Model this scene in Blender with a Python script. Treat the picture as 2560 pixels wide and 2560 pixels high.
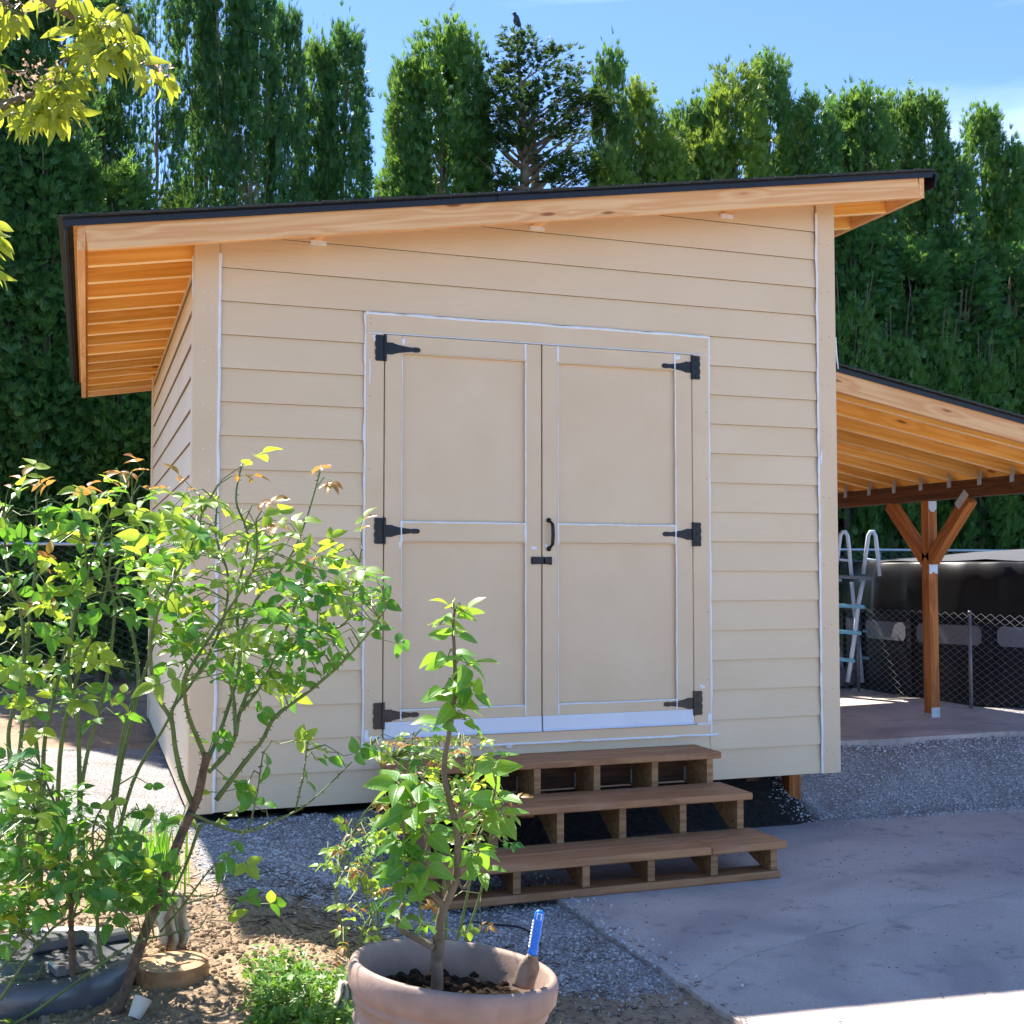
import bpy, math, random
from mathutils import Vector, Matrix, noise
R = math.radians
for o in list(bpy.data.objects): bpy.data.objects.remove(o)
scene = bpy.context.scene
COL = scene.collection
V = Vector
rnd = random.Random(7)
U = rnd.uniform

# ------------------------------------------------------------------ camera
CAM = V((-0.5263, -6.4443, 1.2531)); YAW, PITCH, ROLL, FPX = 0.3391, 0.0479, 0.0004, 3005.34
fw = V((math.sin(YAW)*math.cos(PITCH), math.cos(YAW)*math.cos(PITCH), math.sin(PITCH)))
rt0 = V((math.cos(YAW), -math.sin(YAW), 0)); up0 = rt0.cross(fw)
rt = rt0*math.cos(ROLL)+up0*math.sin(ROLL); up = -rt0*math.sin(ROLL)+up0*math.cos(ROLL)
cd = bpy.data.cameras.new('camera'); cam = bpy.data.objects.new('camera', cd); COL.objects.link(cam)
cd.sensor_width = 36; cd.sensor_fit = 'HORIZONTAL'; cd.lens = 36*FPX/2560; cd.clip_start = 0.05; cd.clip_end = 3000
cam.matrix_world = Matrix(((rt.x, up.x, -fw.x, CAM.x), (rt.y, up.y, -fw.y, CAM.y), (rt.z, up.z, -fw.z, CAM.z), (0, 0, 0, 1)))
scene.camera = cam
scene.cycles.diffuse_bounces = 4; scene.cycles.max_bounces = 6; scene.cycles.transmission_bounces = 3; scene.cycles.glossy_bounces = 2

# ------------------------------------------------------------------ sky, sun, exposure
SUN = V((-0.23, 0.645, 1.0)).normalized()
world = bpy.data.worlds.new('World'); scene.world = world; world.use_nodes = True
wn = world.node_tree; wn.nodes.clear()
sky = wn.nodes.new('ShaderNodeTexSky'); sky.sky_type = 'NISHITA'; sky.sun_disc = False
sky.sun_elevation = math.asin(SUN.z); sky.sun_rotation = math.atan2(SUN.x, SUN.y)
sky.air_density = .55; sky.dust_density = 0.0; sky.ozone_density = 6.0; sky.altitude = 100
wbg = wn.nodes.new('ShaderNodeBackground'); wbg.inputs[1].default_value = 0.10
wout = wn.nodes.new('ShaderNodeOutputWorld')
wtc = wn.nodes.new('ShaderNodeTexCoord'); wmp = wn.nodes.new('ShaderNodeMapping')
wmp.inputs['Scale'].default_value = (1.2, 1.2, 9.0)
wno = wn.nodes.new('ShaderNodeTexNoise'); wno.inputs['Scale'].default_value = 2.2; wno.inputs['Detail'].default_value = 7
wra = wn.nodes.new('ShaderNodeValToRGB'); wra.color_ramp.elements[0].position = .56; wra.color_ramp.elements[1].position = .86
wra.color_ramp.elements[0].color = (0, 0, 0, 1); wra.color_ramp.elements[1].color = (.5, .5, .5, 1)
wmx = wn.nodes.new('ShaderNodeMix'); wmx.data_type = 'RGBA'; wmx.inputs[7].default_value = (4.2, 5.0, 6.2, 1)
L = wn.links.new
L(wtc.outputs['Generated'], wmp.inputs[0]); L(wmp.outputs[0], wno.inputs['Vector']); L(wno.outputs['Fac'], wra.inputs[0])
L(wra.outputs[0], wmx.inputs[0]); L(sky.outputs[0], wmx.inputs[6]); L(wmx.outputs[2], wbg.inputs[0]); L(wbg.outputs[0], wout.inputs[0])
sd = bpy.data.lights.new('sun', 'SUN'); sun = bpy.data.objects.new('sun', sd); COL.objects.link(sun)
sd.energy = 3.4; sd.angle = R(.53); sd.color = (1.0, .94, .84)
sun.rotation_euler = SUN.to_track_quat('Z', 'Y').to_euler(); sun.location = SUN*30
vs = scene.view_settings; vs.view_transform = 'Standard'; vs.look = 'None'; vs.gamma = 1; vs.exposure = 2.0; vs.use_curve_mapping = False

# ------------------------------------------------------------------ pixel -> place helpers (photo pixels, 2560 wide)
def ray(px, py): return fw + rt*((px-1280)/FPX) - up*((py-1280)/FPX)
def PY(px, py, y): d = ray(px, py); return CAM + d*((y-CAM.y)/d.y)
def PX(px, py, x): d = ray(px, py); return CAM + d*((x-CAM.x)/d.x)
def PZ(px, py, z): d = ray(px, py); return CAM + d*((z-CAM.z)/d.z)
def PD(px, py, dep): return CAM + ray(px, py)*dep

# ------------------------------------------------------------------ material helpers
def srgb(r, g, b):
    f = lambda c: (c/255/12.92) if c/255 <= .04045 else ((c/255+.055)/1.055)**2.4
    return (f(r), f(g), f(b), 1)
class NT:
    def __init__(s, name):
        s.m = bpy.data.materials.new(name); s.m.use_nodes = True; s.t = s.m.node_tree; s.t.nodes.clear()
        s.out = s.t.nodes.new('ShaderNodeOutputMaterial'); s.b = s.t.nodes.new('ShaderNodeBsdfPrincipled')
        s.t.links.new(s.b.outputs[0], s.out.inputs[0])
    def n(s, typ, **k):
        n = s.t.nodes.new('ShaderNode'+typ)
        for a, v in k.items():
            if hasattr(n, a) and a not in ('Scale',): setattr(n, a, v)
        return n
    def l(s, a, b): s.t.links.new(a, b)
    def val(s, sock, v): sock.default_value = v
    def coord(s, scale=(1, 1, 1), rand=0.0, kind='Object'):
        tc = s.n('TexCoord'); mp = s.n('Mapping'); mp.inputs['Scale'].default_value = scale
        if rand:
            oi = s.n('ObjectInfo'); m = s.n('Math', operation='MULTIPLY'); m.inputs[1].default_value = rand
            s.l(oi.outputs['Random'], m.inputs[0])
            va = s.n('VectorMath', operation='ADD'); s.l(tc.outputs[kind], va.inputs[0]); s.l(m.outputs[0], va.inputs[1]); s.l(va.outputs[0], mp.inputs[0])
        else: s.l(tc.outputs[kind], mp.inputs[0])
        return mp.outputs[0]
    def noise(s, vec, scale, detail=5, rough=.55, dist=0):
        n = s.n('TexNoise'); n.inputs['Scale'].default_value = scale; n.inputs['Detail'].default_value = detail
        n.inputs['Roughness'].default_value = rough; n.inputs['Distortion'].default_value = dist
        s.l(vec, n.inputs['Vector']); return n.outputs['Fac']
    def ramp(s, fac, stops):
        r = s.n('ValToRGB'); e = r.color_ramp.elements
        while len(e) < len(stops): e.new(.5)
        for i, (p, c) in enumerate(stops): e[i].position = p; e[i].color = c if len(c) == 4 else (*c, 1)
        s.l(fac, r.inputs[0]); return r.outputs[0]
    def mix(s, fac, a, b, mode='MIX'):
        m = s.n('Mix'); m.data_type = 'RGBA'; m.blend_type = mode
        for sock, v in ((m.inputs[0], fac), (m.inputs[6], a), (m.inputs[7], b)):
            if hasattr(v, 'links'): s.l(v, sock)
            elif isinstance(v, (int, float)): sock.default_value = v
            else: sock.default_value = v if len(v) == 4 else (*v, 1)
        return m.outputs[2]
    def math(s, op, a, b=0.0, clamp=False):
        m = s.n('Math', operation=op); m.use_clamp = clamp
        for i, v in enumerate((a, b)):
            if hasattr(v, 'links'): s.l(v, m.inputs[i])
            else: m.inputs[i].default_value = v
        return m.outputs[0]
    def bump(s, h, strength=.3, dist=.01):
        b = s.n('Bump'); b.inputs['Strength'].default_value = strength; b.inputs['Distance'].default_value = dist
        s.l(h, b.inputs['Height']); s.l(b.outputs[0], s.b.inputs['Normal']); return b
    def col(s, c):
        if hasattr(c, 'links'): s.l(c, s.b.inputs['Base Color'])
        else: s.b.inputs['Base Color'].default_value = c
    def set(s, rough=.6, metal=0, spec=.5):
        s.b.inputs['Roughness'].default_value = rough; s.b.inputs['Metallic'].default_value = metal
        s.b.inputs['Specular IOR Level'].default_value = spec

def mat_plain(name, c, rough=.6, metal=0, nscale=6, namt=.12, bump=.1, bscale=60, spec=.5):
    k = NT(name); v = k.coord(rand=9.0); f = k.noise(v, nscale, 4)
    a = tuple(x*(1-namt) for x in c[:3]); b = tuple(min(1, x*(1+namt)) for x in c[:3])
    k.col(k.ramp(f, [(.3, a), (.7, b)])); k.set(rough, metal, spec)
    if bump: k.bump(k.noise(v, bscale, 4), bump, .003)
    return k.m
def mat_wood(name, light, dark, knot, rough=.6, scale=1.0, knots=True, wear=None):
    k = NT(name)
    v = k.coord(scale=(1, 1, 1), rand=37.0)
    # knots
    mp = k.n('Mapping'); mp.inputs['Scale'].default_value = (1.9*scale, 8*scale, 8*scale); k.l(v, mp.inputs[0])
    vo = k.n('TexVoronoi'); vo.inputs['Scale'].default_value = 1.0; vo.inputs['Randomness'].default_value = 1.0; k.l(mp.outputs[0], vo.inputs['Vector'])
    d = vo.outputs['Distance']
    kn = k.ramp(d, [(.05, (1, 1, 1)), (.11, (0, 0, 0))]); halo = k.ramp(d, [(.06, (1, 1, 1)), (.42, (0, 0, 0))])
    # grain
    mg = k.n('Mapping'); mg.inputs['Scale'].default_value = (.22*scale, 6*scale, 6*scale); k.l(v, mg.inputs[0])
    nz = k.noise(mg.outputs[0], 2.2, 2, .5)
    ph = k.math('MULTIPLY', nz, 9.0); ph = k.math('ADD', ph, k.math('MULTIPLY', halo, 2.2))
    w = k.math('SINE', k.math('MULTIPLY', ph, 3.2)); w = k.math('ADD', k.math('MULTIPLY', w, .5), .5)
    mf = k.n('Mapping'); mf.inputs['Scale'].default_value = (3*scale, 120*scale, 120*scale); k.l(v, mf.inputs[0])
    fine = k.noise(mf.outputs[0], 1.0, 3)
    fac = k.math('ADD', k.math('MULTIPLY', w, .5), k.math('MULTIPLY', fine, .5))
    c = k.ramp(fac, [(.15, light), (.85, dark)])
    c = k.mix(k.math('MULTIPLY', halo, .35), c, dark)
    if knots: c = k.mix(k.math('MULTIPLY', kn, .85), c, knot)
    oi = k.n('ObjectInfo'); hs = k.n('HueSaturation')
    k.l(k.math('ADD', k.math('MULTIPLY', oi.outputs['Random'], .34), .82), hs.inputs['Value']); k.l(c, hs.inputs['Color'])
    c = hs.outputs[0]
    if wear:
        vw = k.coord(rand=11.0); c = k.mix(k.ramp(k.noise(vw, 5, 6, .65), [(.48, (0, 0, 0)), (.72, (.75, .75, .75))]), c, wear)
    k.col(c); k.set(rough, 0, .3); k.bump(fac, .12, .002)
    return k.m
def mat_leaf(name, c0, c1, trans, rough=.38, tfac=.45, island=False, spec=.5):
    k = NT(name)
    if island:
        ge = k.n('NewGeometry'); f = ge.outputs['Random Per Island']
        v = k.coord(); f = k.math('ADD', k.math('MULTIPLY', f, .65), k.math('MULTIPLY', k.noise(v, 1.1, 3), .5))
    else:
        oi = k.n('ObjectInfo'); f = k.math('ADD', k.math('MULTIPLY', oi.outputs['Random'], .8), k.math('MULTIPLY', k.noise(k.coord(rand=5), 40, 3), .25))
    c = k.ramp(f, [(.1, c0), (.95, c1)])
    if not island:
        tc = k.n('TexCoord'); sp = k.n('SeparateXYZ'); k.l(tc.outputs['Object'], sp.inputs[0]); ay = k.math('ABSOLUTE', sp.outputs[1])
        vein = k.math('SINE', k.math('MULTIPLY', k.math('SUBTRACT', sp.outputs[0], k.math('MULTIPLY', ay, .9)), 52.0))
        vv = k.math('MAXIMUM', k.ramp(ay, [(.012, (1, 1, 1)), (.03, (0, 0, 0))]), k.ramp(vein, [(.8, (0, 0, 0)), (1, (.6, .6, .6))]))
        c = k.mix(k.math('MULTIPLY', vv, .4), c, tuple(min(1, x*1.6+.05) for x in c1)); k.bump(vv, .25, .02)
    k.col(c); k.set(rough, 0, spec)
    tr = k.n('BsdfTranslucent'); mx = k.n('MixShader'); mx.inputs[0].default_value = tfac
    tc = k.mix(.75, c, trans); k.l(tc, tr.inputs[0])
    k.l(k.b.outputs[0], mx.inputs[1]); k.l(tr.outputs[0], mx.inputs[2]); k.l(mx.outputs[0], k.out.inputs[0])
    return k.m

M = {}
def mk_siding():
    k = NT('tan_painted_siding'); v = k.coord(rand=23)
    mp = k.n('Mapping'); mp.inputs['Scale'].default_value = (4, 40, 40); k.l(v, mp.inputs[0])
    g = k.noise(mp.outputs[0], 1.6, 5, .6, .6); b = k.noise(v, 1.3, 4)
    k.col(k.mix(k.ramp(b, [(.3, (0, 0, 0)), (.75, (1, 1, 1))]), srgb(227, 199, 162), srgb(234, 208, 174)))
    k.set(.55, 0, .35); k.bump(g, .5, .005); return k.m
M['siding'] = mk_siding()
def mk_trim():
    k = NT('tan_painted_trim'); v = k.coord(rand=13)
    mp = k.n('Mapping'); mp.inputs['Scale'].default_value = (3, 50, 50); k.l(v, mp.inputs[0])
    g = k.noise(mp.outputs[0], 1.5, 4); b = k.noise(v, 3.0, 4)
    k.col(k.mix(k.ramp(b, [(.3, (0, 0, 0)), (.75, (1, 1, 1))]), srgb(223, 194, 158), srgb(230, 203, 169)))
    k.set(.5, 0, .35); k.bump(g, .3, .004); return k.m
M['trim'] = mk_trim()
M['lapshade'] = mat_plain('lap_shadow_edge', srgb(120, 96, 66)[:3], .9, 0, 30, .2, .2)  # shadow line under each lap, painted as a dark bottom face
M['caulk'] = mat_plain('white_caulk', (.83, .83, .84), .5, 0, 20, .05, .3, 80)
M['primer'] = mat_plain('white_primed_strip', (.74, .76, .82), .35, 0, 3, .04, .05)
M['fir'] = mat_wood('pale_fir', srgb(247, 198, 142), srgb(229, 162, 104), srgb(146, 80, 38))
M['fir2'] = mat_wood('amber_fir', srgb(242, 188, 104), srgb(222, 158, 70), srgb(124, 66, 24))
M['firlit'] = mat_wood('bounce_lit_fir_edge', srgb(252, 218, 166), srgb(244, 198, 138), srgb(170, 100, 55), knots=False)  # rafter edges coloured paler: bounced ground light painted into the wood
M['beamwood'] = mat_wood('brown_treated_beam', srgb(128, 80, 44), srgb(92, 54, 28), srgb(50, 28, 14), knots=False)
M['cedar'] = mat_wood('stained_cedar_post', srgb(196, 122, 60), srgb(150, 82, 34), srgb(70, 35, 15), knots=False)
M['step'] = mat_wood('brown_stained_step', srgb(186, 134, 92), srgb(154, 106, 70), srgb(70, 40, 28), rough=.6, wear=srgb(186, 140, 110))
M['stepend'] = mat_wood('raw_lumber', srgb(176, 134, 92), srgb(138, 98, 62), srgb(70, 45, 25))
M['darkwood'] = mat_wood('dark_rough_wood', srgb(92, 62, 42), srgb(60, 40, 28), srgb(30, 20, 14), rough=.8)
M['drip'] = mat_plain('black_metal_edging', (.009, .009, .016), .4, 0, 3, .1, .03, 60, .35)
M['shingle'] = mat_plain('charcoal_shingles', (.045, .05, .045), .9, 0, 60, .5, .8, 200)
M['black'] = mat_plain('black_hinge_metal', (.02, .019, .02), .42, .4, 20, .2, .1)
M['bronze'] = mat_plain('weathered_bronze_hinge', (.06, .042, .032), .5, .3, 20, .3, .2)
M['galv'] = mat_plain('galvanised_steel', (.55, .57, .6), .4, .3, 15, .15, .1)
M['fencewire'] = mat_plain('fence_wire', (.2, .205, .22), .45, .2, 15, .2, 0)
M['rail'] = mat_plain('fence_rail_steel', (.5, .54, .6), .4, .6, 5, .1, .05)
M['ladderwhite'] = mat_plain('ladder_pale_tube', (.62, .7, .82), .35, 0, 8, .06, .03)
M['ladderblue'] = mat_plain('ladder_blue_plastic', (.16, .42, .56), .4, 0, 8, .1, .05)
M['cover'] = mat_plain('black_vinyl_cover', (.008, .008, .009), .33, 0, 3, .2, .25, 9, .3)
M['coverpale'] = mat_plain('pale_grey_tarp', (.12, .12, .13), .45, 0, 5, .12, .3, 14)
M['poolwall'] = mat_plain('dark_pool_wall', (.01, .01, .013), .55, 0, 4, .2, .1, 60, .2)
M['band'] = mat_plain('grey_pool_band', (.14, .145, .17), .5, 0, 5, .1, .1)
M['tcotta'] = mat_plain('pinkish_clay_plastic', srgb(160, 134, 120)[:3], .65, 0, 7, .28, .25, 90)
M['bluegrip'] = mat_plain('blue_plastic_grip', (.015, .2, .72), .3, 0, 8, .05, .03)
M['whitegrip'] = mat_plain('white_rubber', (.75, .8, .85), .4, 0, 8, .05, .03)
M['muddy'] = mat_plain('muddy_steel', (.22, .15, .11), .6, .3, 30, .5, .5, 60)
M['lid'] = mat_plain('grey_black_plastic', (.11, .11, .12), .25, 0, 5, .2, .1, 30)
M['rag'] = mat_plain('pale_plastic_rag', srgb(214, 200, 178)[:3], .5, 0, 9, .1, .3, 25)
M['cable'] = mat_plain('black_cable', (.02, .02, .02), .5, 0, 9, .1, 0)
M['bird'] = mat_plain('slate_feathers', (.035, .04, .06), .7, 0, 12, .3, .3, 80)
M['bark'] = mat_plain('brown_bark', srgb(112, 98, 78)[:3], .9, 0, 25, .35, .9, 60)
M['treebark'] = mat_plain('grey_brown_bark', srgb(128, 112, 96)[:3], .9, 0, 9, .35, .9, 30)
M['cane'] = mat_plain('green_rose_cane', srgb(98, 112, 52)[:3], .5, 0, 14, .3, .3, 60)
M['thorncane'] = mat_plain('woody_rose_cane', srgb(104, 82, 64)[:3], .9, 0, 45, .5, 1.0, 50)
M['petal'] = mat_leaf('faded_pink_petals', srgb(222, 160, 138)[:3], srgb(232, 190, 165)[:3], srgb(240, 190, 160)[:3], .6, .4)
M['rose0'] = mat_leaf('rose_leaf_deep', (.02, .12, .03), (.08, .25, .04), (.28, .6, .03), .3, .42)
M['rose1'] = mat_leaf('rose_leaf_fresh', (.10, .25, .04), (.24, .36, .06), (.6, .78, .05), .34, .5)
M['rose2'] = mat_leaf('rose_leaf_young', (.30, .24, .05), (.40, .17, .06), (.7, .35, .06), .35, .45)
M['apple'] = mat_leaf('apple_leaf', (.03, .15, .03), (.16, .34, .05), (.42, .72, .04), .38, .45)
M['cherry'] = mat_leaf('cherry_leaf', (.18, .27, .03), (.34, .38, .05), (.62, .66, .05), .35, .55)
M['iris'] = mat_leaf('strap_leaf', (.04, .2, .02), (.13, .34, .03), (.3, .65, .03), .4, .42, island=True)
M['weed'] = mat_leaf('weed_leaf', (.06, .18, .025), (.17, .32, .05), (.35, .6, .05), .45, .4, island=True)
M['arbor'] = [mat_leaf('arborvitae_%s' % n, a, b, t, .42, .42, island=True, spec=.5) for n, a, b, t in (
    ('deep', (.022, .098, .036), (.078, .21, .06), (.22, .42, .06)),
    ('mid', (.032, .115, .036), (.105, .24, .058), (.3, .5, .06)),
    ('bright', (.058, .14, .028), (.17, .29, .05), (.45, .58, .06)))]
M['cypress'] = mat_leaf('cypress_needles', (.014, .05, .02), (.055, .125, .035), (.16, .26, .05), .6, .3, island=True, spec=.25)
M['deadtwig'] = mat_plain('dead_inner_twigs', srgb(120, 104, 84)[:3], .9, 0, 9, .3, 0)
def mk_soil(name, a, b, c, sc=18):
    k = NT(name); v = k.coord(); f = k.noise(v, sc, 8, .7); f2 = k.noise(v, 2.0, 4)
    col = k.ramp(f, [(.25, a), (.55, b), (.8, c)]); col = k.mix(k.math('MULTIPLY', f2, .5), col, a)
    k.col(col); k.set(.95, 0, .2); k.bump(k.noise(v, sc*3, 8, .75), .9, .02); return k.m
M['potsoil'] = mk_soil('dark_potting_soil', (.02, .013, .008), (.06, .036, .02), (.14, .085, .05), 30)
M['clod'] = mk_soil('soil_clods', (.34, .24, .16), (.46, .34, .225), (.56, .43, .3), 14)
M['stone'] = None
def mk_stone():
    k = NT('grey_gravel_stones'); ge = k.n('NewGeometry'); f = ge.outputs['Random Per Island']
    k.col(k.ramp(f, [(0, (.3, .285, .28)), (.4, (.47, .45, .44)), (.8, (.6, .575, .56)), (1, (.74, .71, .69))])); k.set(.85, 0, .3); return k.m
M['stone'] = mk_stone()
def mk_chip():
    k = NT('brown_wood_chips'); ge = k.n('NewGeometry'); f = ge.outputs['Random Per Island']
    k.col(k.ramp(f, [(0, (.05, .035, .028)), (.6, (.16, .11, .08)), (1, (.36, .28, .2))])); k.set(.9, 0, .2); return k.m
M['chip'] = mk_chip()
def mk_concrete():
    k = NT('worn_concrete'); v = k.coord(); a = k.noise(v, 1.1, 6, .6, .4); b = k.noise(v, 90, 4, .6); c = k.noise(v, 7, 6, .7)
    mp = k.n('Mapping'); mp.inputs['Scale'].default_value = (.5, 2.2, 1); mp.inputs['Rotation'].default_value = (0, 0, .25); k.l(v, mp.inputs[0])
    s = k.noise(mp.outputs[0], 1.6, 6, .6, .8)
    col = k.ramp(a, [(.3, (.43, .36, .315)), (.5, (.55, .465, .41)), (.72, (.62, .535, .48))])
    col = k.mix(k.ramp(s, [(.55, (0, 0, 0)), (.75, (.6, .6, .6))]), col, (.56, .51, .48))
    col = k.mix(k.ramp(c, [(.56, (0, 0, 0)), (.72, (.8, .8, .8))]), col, (.21, .18, .17))
    col = k.mix(k.ramp(k.noise(v, .8, 3, .5, 1.5), [(.45, (0, 0, 0)), (.65, (.55, .55, .55))]), col, (.27, .235, .24))
    col = k.mix(k.ramp(b, [(.3, (.5, .5, .5)), (.5, (0, 0, 0))]), col, (.22, .21, .215))
    k.col(col); k.set(.85, 0, .3); k.bump(k.math('ADD', b, k.math('MULTIPLY', c, .8)), .35, .006); return k.m
M['concrete'] = mk_concrete()
def mk_ground():
    k = NT('yard_ground'); v = k.coord(); at = k.n('Attribute', attribute_name='zone')
    sep = k.n('SeparateColor'); k.l(at.outputs['Color'], sep.inputs[0])
    n1 = k.noise(v, 26, 8, .72); n2 = k.noise(v, 3.0, 5); n3 = k.noise(v, 120, 3)
    soil = k.ramp(n1, [(.25, (.22, .145, .092)), (.5, (.41, .295, .195)), (.78, (.54, .41, .285))])
    soil = k.mix(k.ramp(n2, [(.45, (0, 0, 0)), (.7, (.5, .5, .5))]), soil, (.14, .09, .06))
    vo = k.n('TexVoronoi'); vo.inputs['Scale'].default_value = 75; k.l(v, vo.inputs['Vector'])
    gr = k.ramp(k.math('ADD', k.math('MULTIPLY', vo.outputs['Distance'], .9), k.math('MULTIPLY', n3, .4)), [(.15, (.62, .6, .59)), (.45, (.47, .455, .45)), (.8, (.24, .23, .23))])
    gr = k.mix(k.ramp(n2, [(.45, (0, 0, 0)), (.7, (.55, .55, .55))]), gr, (.2, .165, .135))
    far = k.ramp(n1, [(.3, (.03, .05, .015)), (.7, (.09, .12, .04))])
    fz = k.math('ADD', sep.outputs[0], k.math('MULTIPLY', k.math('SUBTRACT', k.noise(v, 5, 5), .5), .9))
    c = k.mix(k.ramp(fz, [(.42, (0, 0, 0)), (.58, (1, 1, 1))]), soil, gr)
    c = k.mix(sep.outputs[1], c, far); c = k.mix(sep.outputs[2], c, k.ramp(n1, [(.3, (.012, .01, .009)), (.7, (.06, .05, .045))]))  # last mix paints the shade under the shed into the ground colour
    k.col(c); k.set(.95, 0, .2)
    k.bump(k.math('ADD', n1, k.math('MULTIPLY', vo.outputs['Distance'], .5)), .8, .02); return k.m
M['ground'] = mk_ground()

# ------------------------------------------------------------------ object helpers
W = {}          # world matrix of every parent
def link(o, M4, parent):
    COL.objects.link(o); W[o.name] = M4
    if parent is not None:
        o.parent = parent; o.matrix_basis = W[parent.name].inverted() @ M4
    else: o.matrix_basis = M4
    return o
def tag(o, label=None, cat=None, group=None, kind=None):
    if label: o['label'] = label
    if cat: o['category'] = cat
    if group: o['group'] = group
    if kind: o['kind'] = kind
    return o
def thing(name, loc, label, cat, group=None, rot=None):
    o = bpy.data.objects.new(name, None); o.empty_display_size = .1
    m = Matrix.Translation(V(loc))
    if rot is not None: m = m @ rot
    link(o, m, None); return tag(o, label, cat, group)
def mesh(name, vs, fs, mats, smooth=False, mi=None):
    me = bpy.data.meshes.new(name); me.from_pydata([tuple(v) for v in vs], [], fs)
    for m in (mats if isinstance(mats, (list, tuple)) else [mats]): me.materials.append(m)
    if smooth: me.polygons.foreach_set('use_smooth', [True]*len(me.polygons))
    if mi: me.polygons.foreach_set('material_index', mi)
    me.update(); return me
def obj(name, vs, fs, mat, parent=None, smooth=False, mi=None):
    """vertices given in world space; origin at the mean point"""
    c = V((0, 0, 0))
    if len(vs):
        lo = V((min(v[0] for v in vs), min(v[1] for v in vs), min(v[2] for v in vs))); hi = V((max(v[0] for v in vs), max(v[1] for v in vs), max(v[2] for v in vs)))
        c = (lo+hi)/2; c.z = lo.z
    m4 = Matrix.Translation(c)
    if parent is not None:
        pr = W[parent.name].to_3x3().to_4x4(); 
    o = bpy.data.objects.new(name, mesh(name, [V(v)-c for v in vs], fs, mat, smooth, mi))
    return link(o, m4, parent)
def cbox_geo(lx, ly, lz, b):
    """box centred on origin with chamfered edges"""
    x, y, z = lx/2, ly/2, lz/2; b = min(b, x*.45, y*.45, z*.45)
    vs = []; idx = {}
    for sx in (-1, 1):
        for sy in (-1, 1):
            for sz in (-1, 1):
                for ax in range(3):
                    p = [sx*(x-b), sy*(y-b), sz*(z-b)]; p[ax] = (sx*x, sy*y, sz*z)[ax]
                    idx[(sx, sy, sz, ax)] = len(vs); vs.append(p)
    fs = []
    I = lambda *k: idx[k]
    for s in (-1, 1):
        q = [I(s, -1, -1, 0), I(s, 1, -1, 0), I(s, 1, 1, 0), I(s, -1, 1, 0)]; fs.append(q if s > 0 else q[::-1])
        q = [I(-1, s, -1, 1), I(-1, s, 1, 1), I(1, s, 1, 1), I(1, s, -1, 1)]; fs.append(q if s > 0 else q[::-1])
        q = [I(-1, -1, s, 2), I(1, -1, s, 2), I(1, 1, s, 2), I(-1, 1, s, 2)]; fs.append(q if s > 0 else q[::-1])
    for a in (-1, 1):
        for c in (-1, 1):
            q = [I(a, c, -1, 0), I(a, c, -1, 1), I(a, c, 1, 1), I(a, c, 1, 0)]; fs.append(q if a*c > 0 else q[::-1])
            q = [I(a, -1, c, 0), I(a, 1, c, 0), I(a, 1, c, 2), I(a, -1, c, 2)]; fs.append(q if a*c > 0 else q[::-1])
            q = [I(-1, a, c, 1), I(-1, a, c, 2), I(1, a, c, 2), I(1, a, c, 1)]; fs.append(q if a*c > 0 else q[::-1])
            for d in (-1, 1):
                q = [I(a, c, d, 0), I(a, c, d, 1), I(a, c, d, 2)]; fs.append(q if a*c*d > 0 else q[::-1])
    return vs, fs
def board(name, p0, p1, wdir, w, t, mat, parent=None, b=.003, edge=None):
    """board from p0 to p1 (centre line), width w along wdir, thickness t; local X runs along the grain"""
    p0, p1 = V(p0), V(p1); ax = (p1-p0); ln = ax.length; ax.normalize()
    wd = V(wdir); wd = (wd-ax*wd.dot(ax)).normalized(); td = ax.cross(wd)
    vs, fs = cbox_geo(ln, w, t, b)
    m = Matrix((ax, wd, td)).transposed().to_4x4(); m.translation = (p0+p1)/2
    me = mesh(name, vs, fs, mat if edge is None else [mat, edge])
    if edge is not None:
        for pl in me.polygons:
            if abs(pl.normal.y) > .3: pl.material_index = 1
    o = bpy.data.objects.new(name, me); return link(o, m, parent)
def box(name, lo, hi, mat, parent=None, b=.003):
    """axis-aligned box, longest side becomes the grain"""
    lo, hi = V(lo), V(hi); c = (lo+hi)/2; s = hi-lo; i = max(range(3), key=lambda k: s[k])
    e = [V((1, 0, 0)), V((0, 1, 0)), V((0, 0, 1))]; j = max([k for k in range(3) if k != i], key=lambda k: s[k]); t = 3-i-j
    return board(name, c-e[i]*s[i]/2, c+e[i]*s[i]/2, e[j], s[j], s[t], mat, parent, b)
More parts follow.
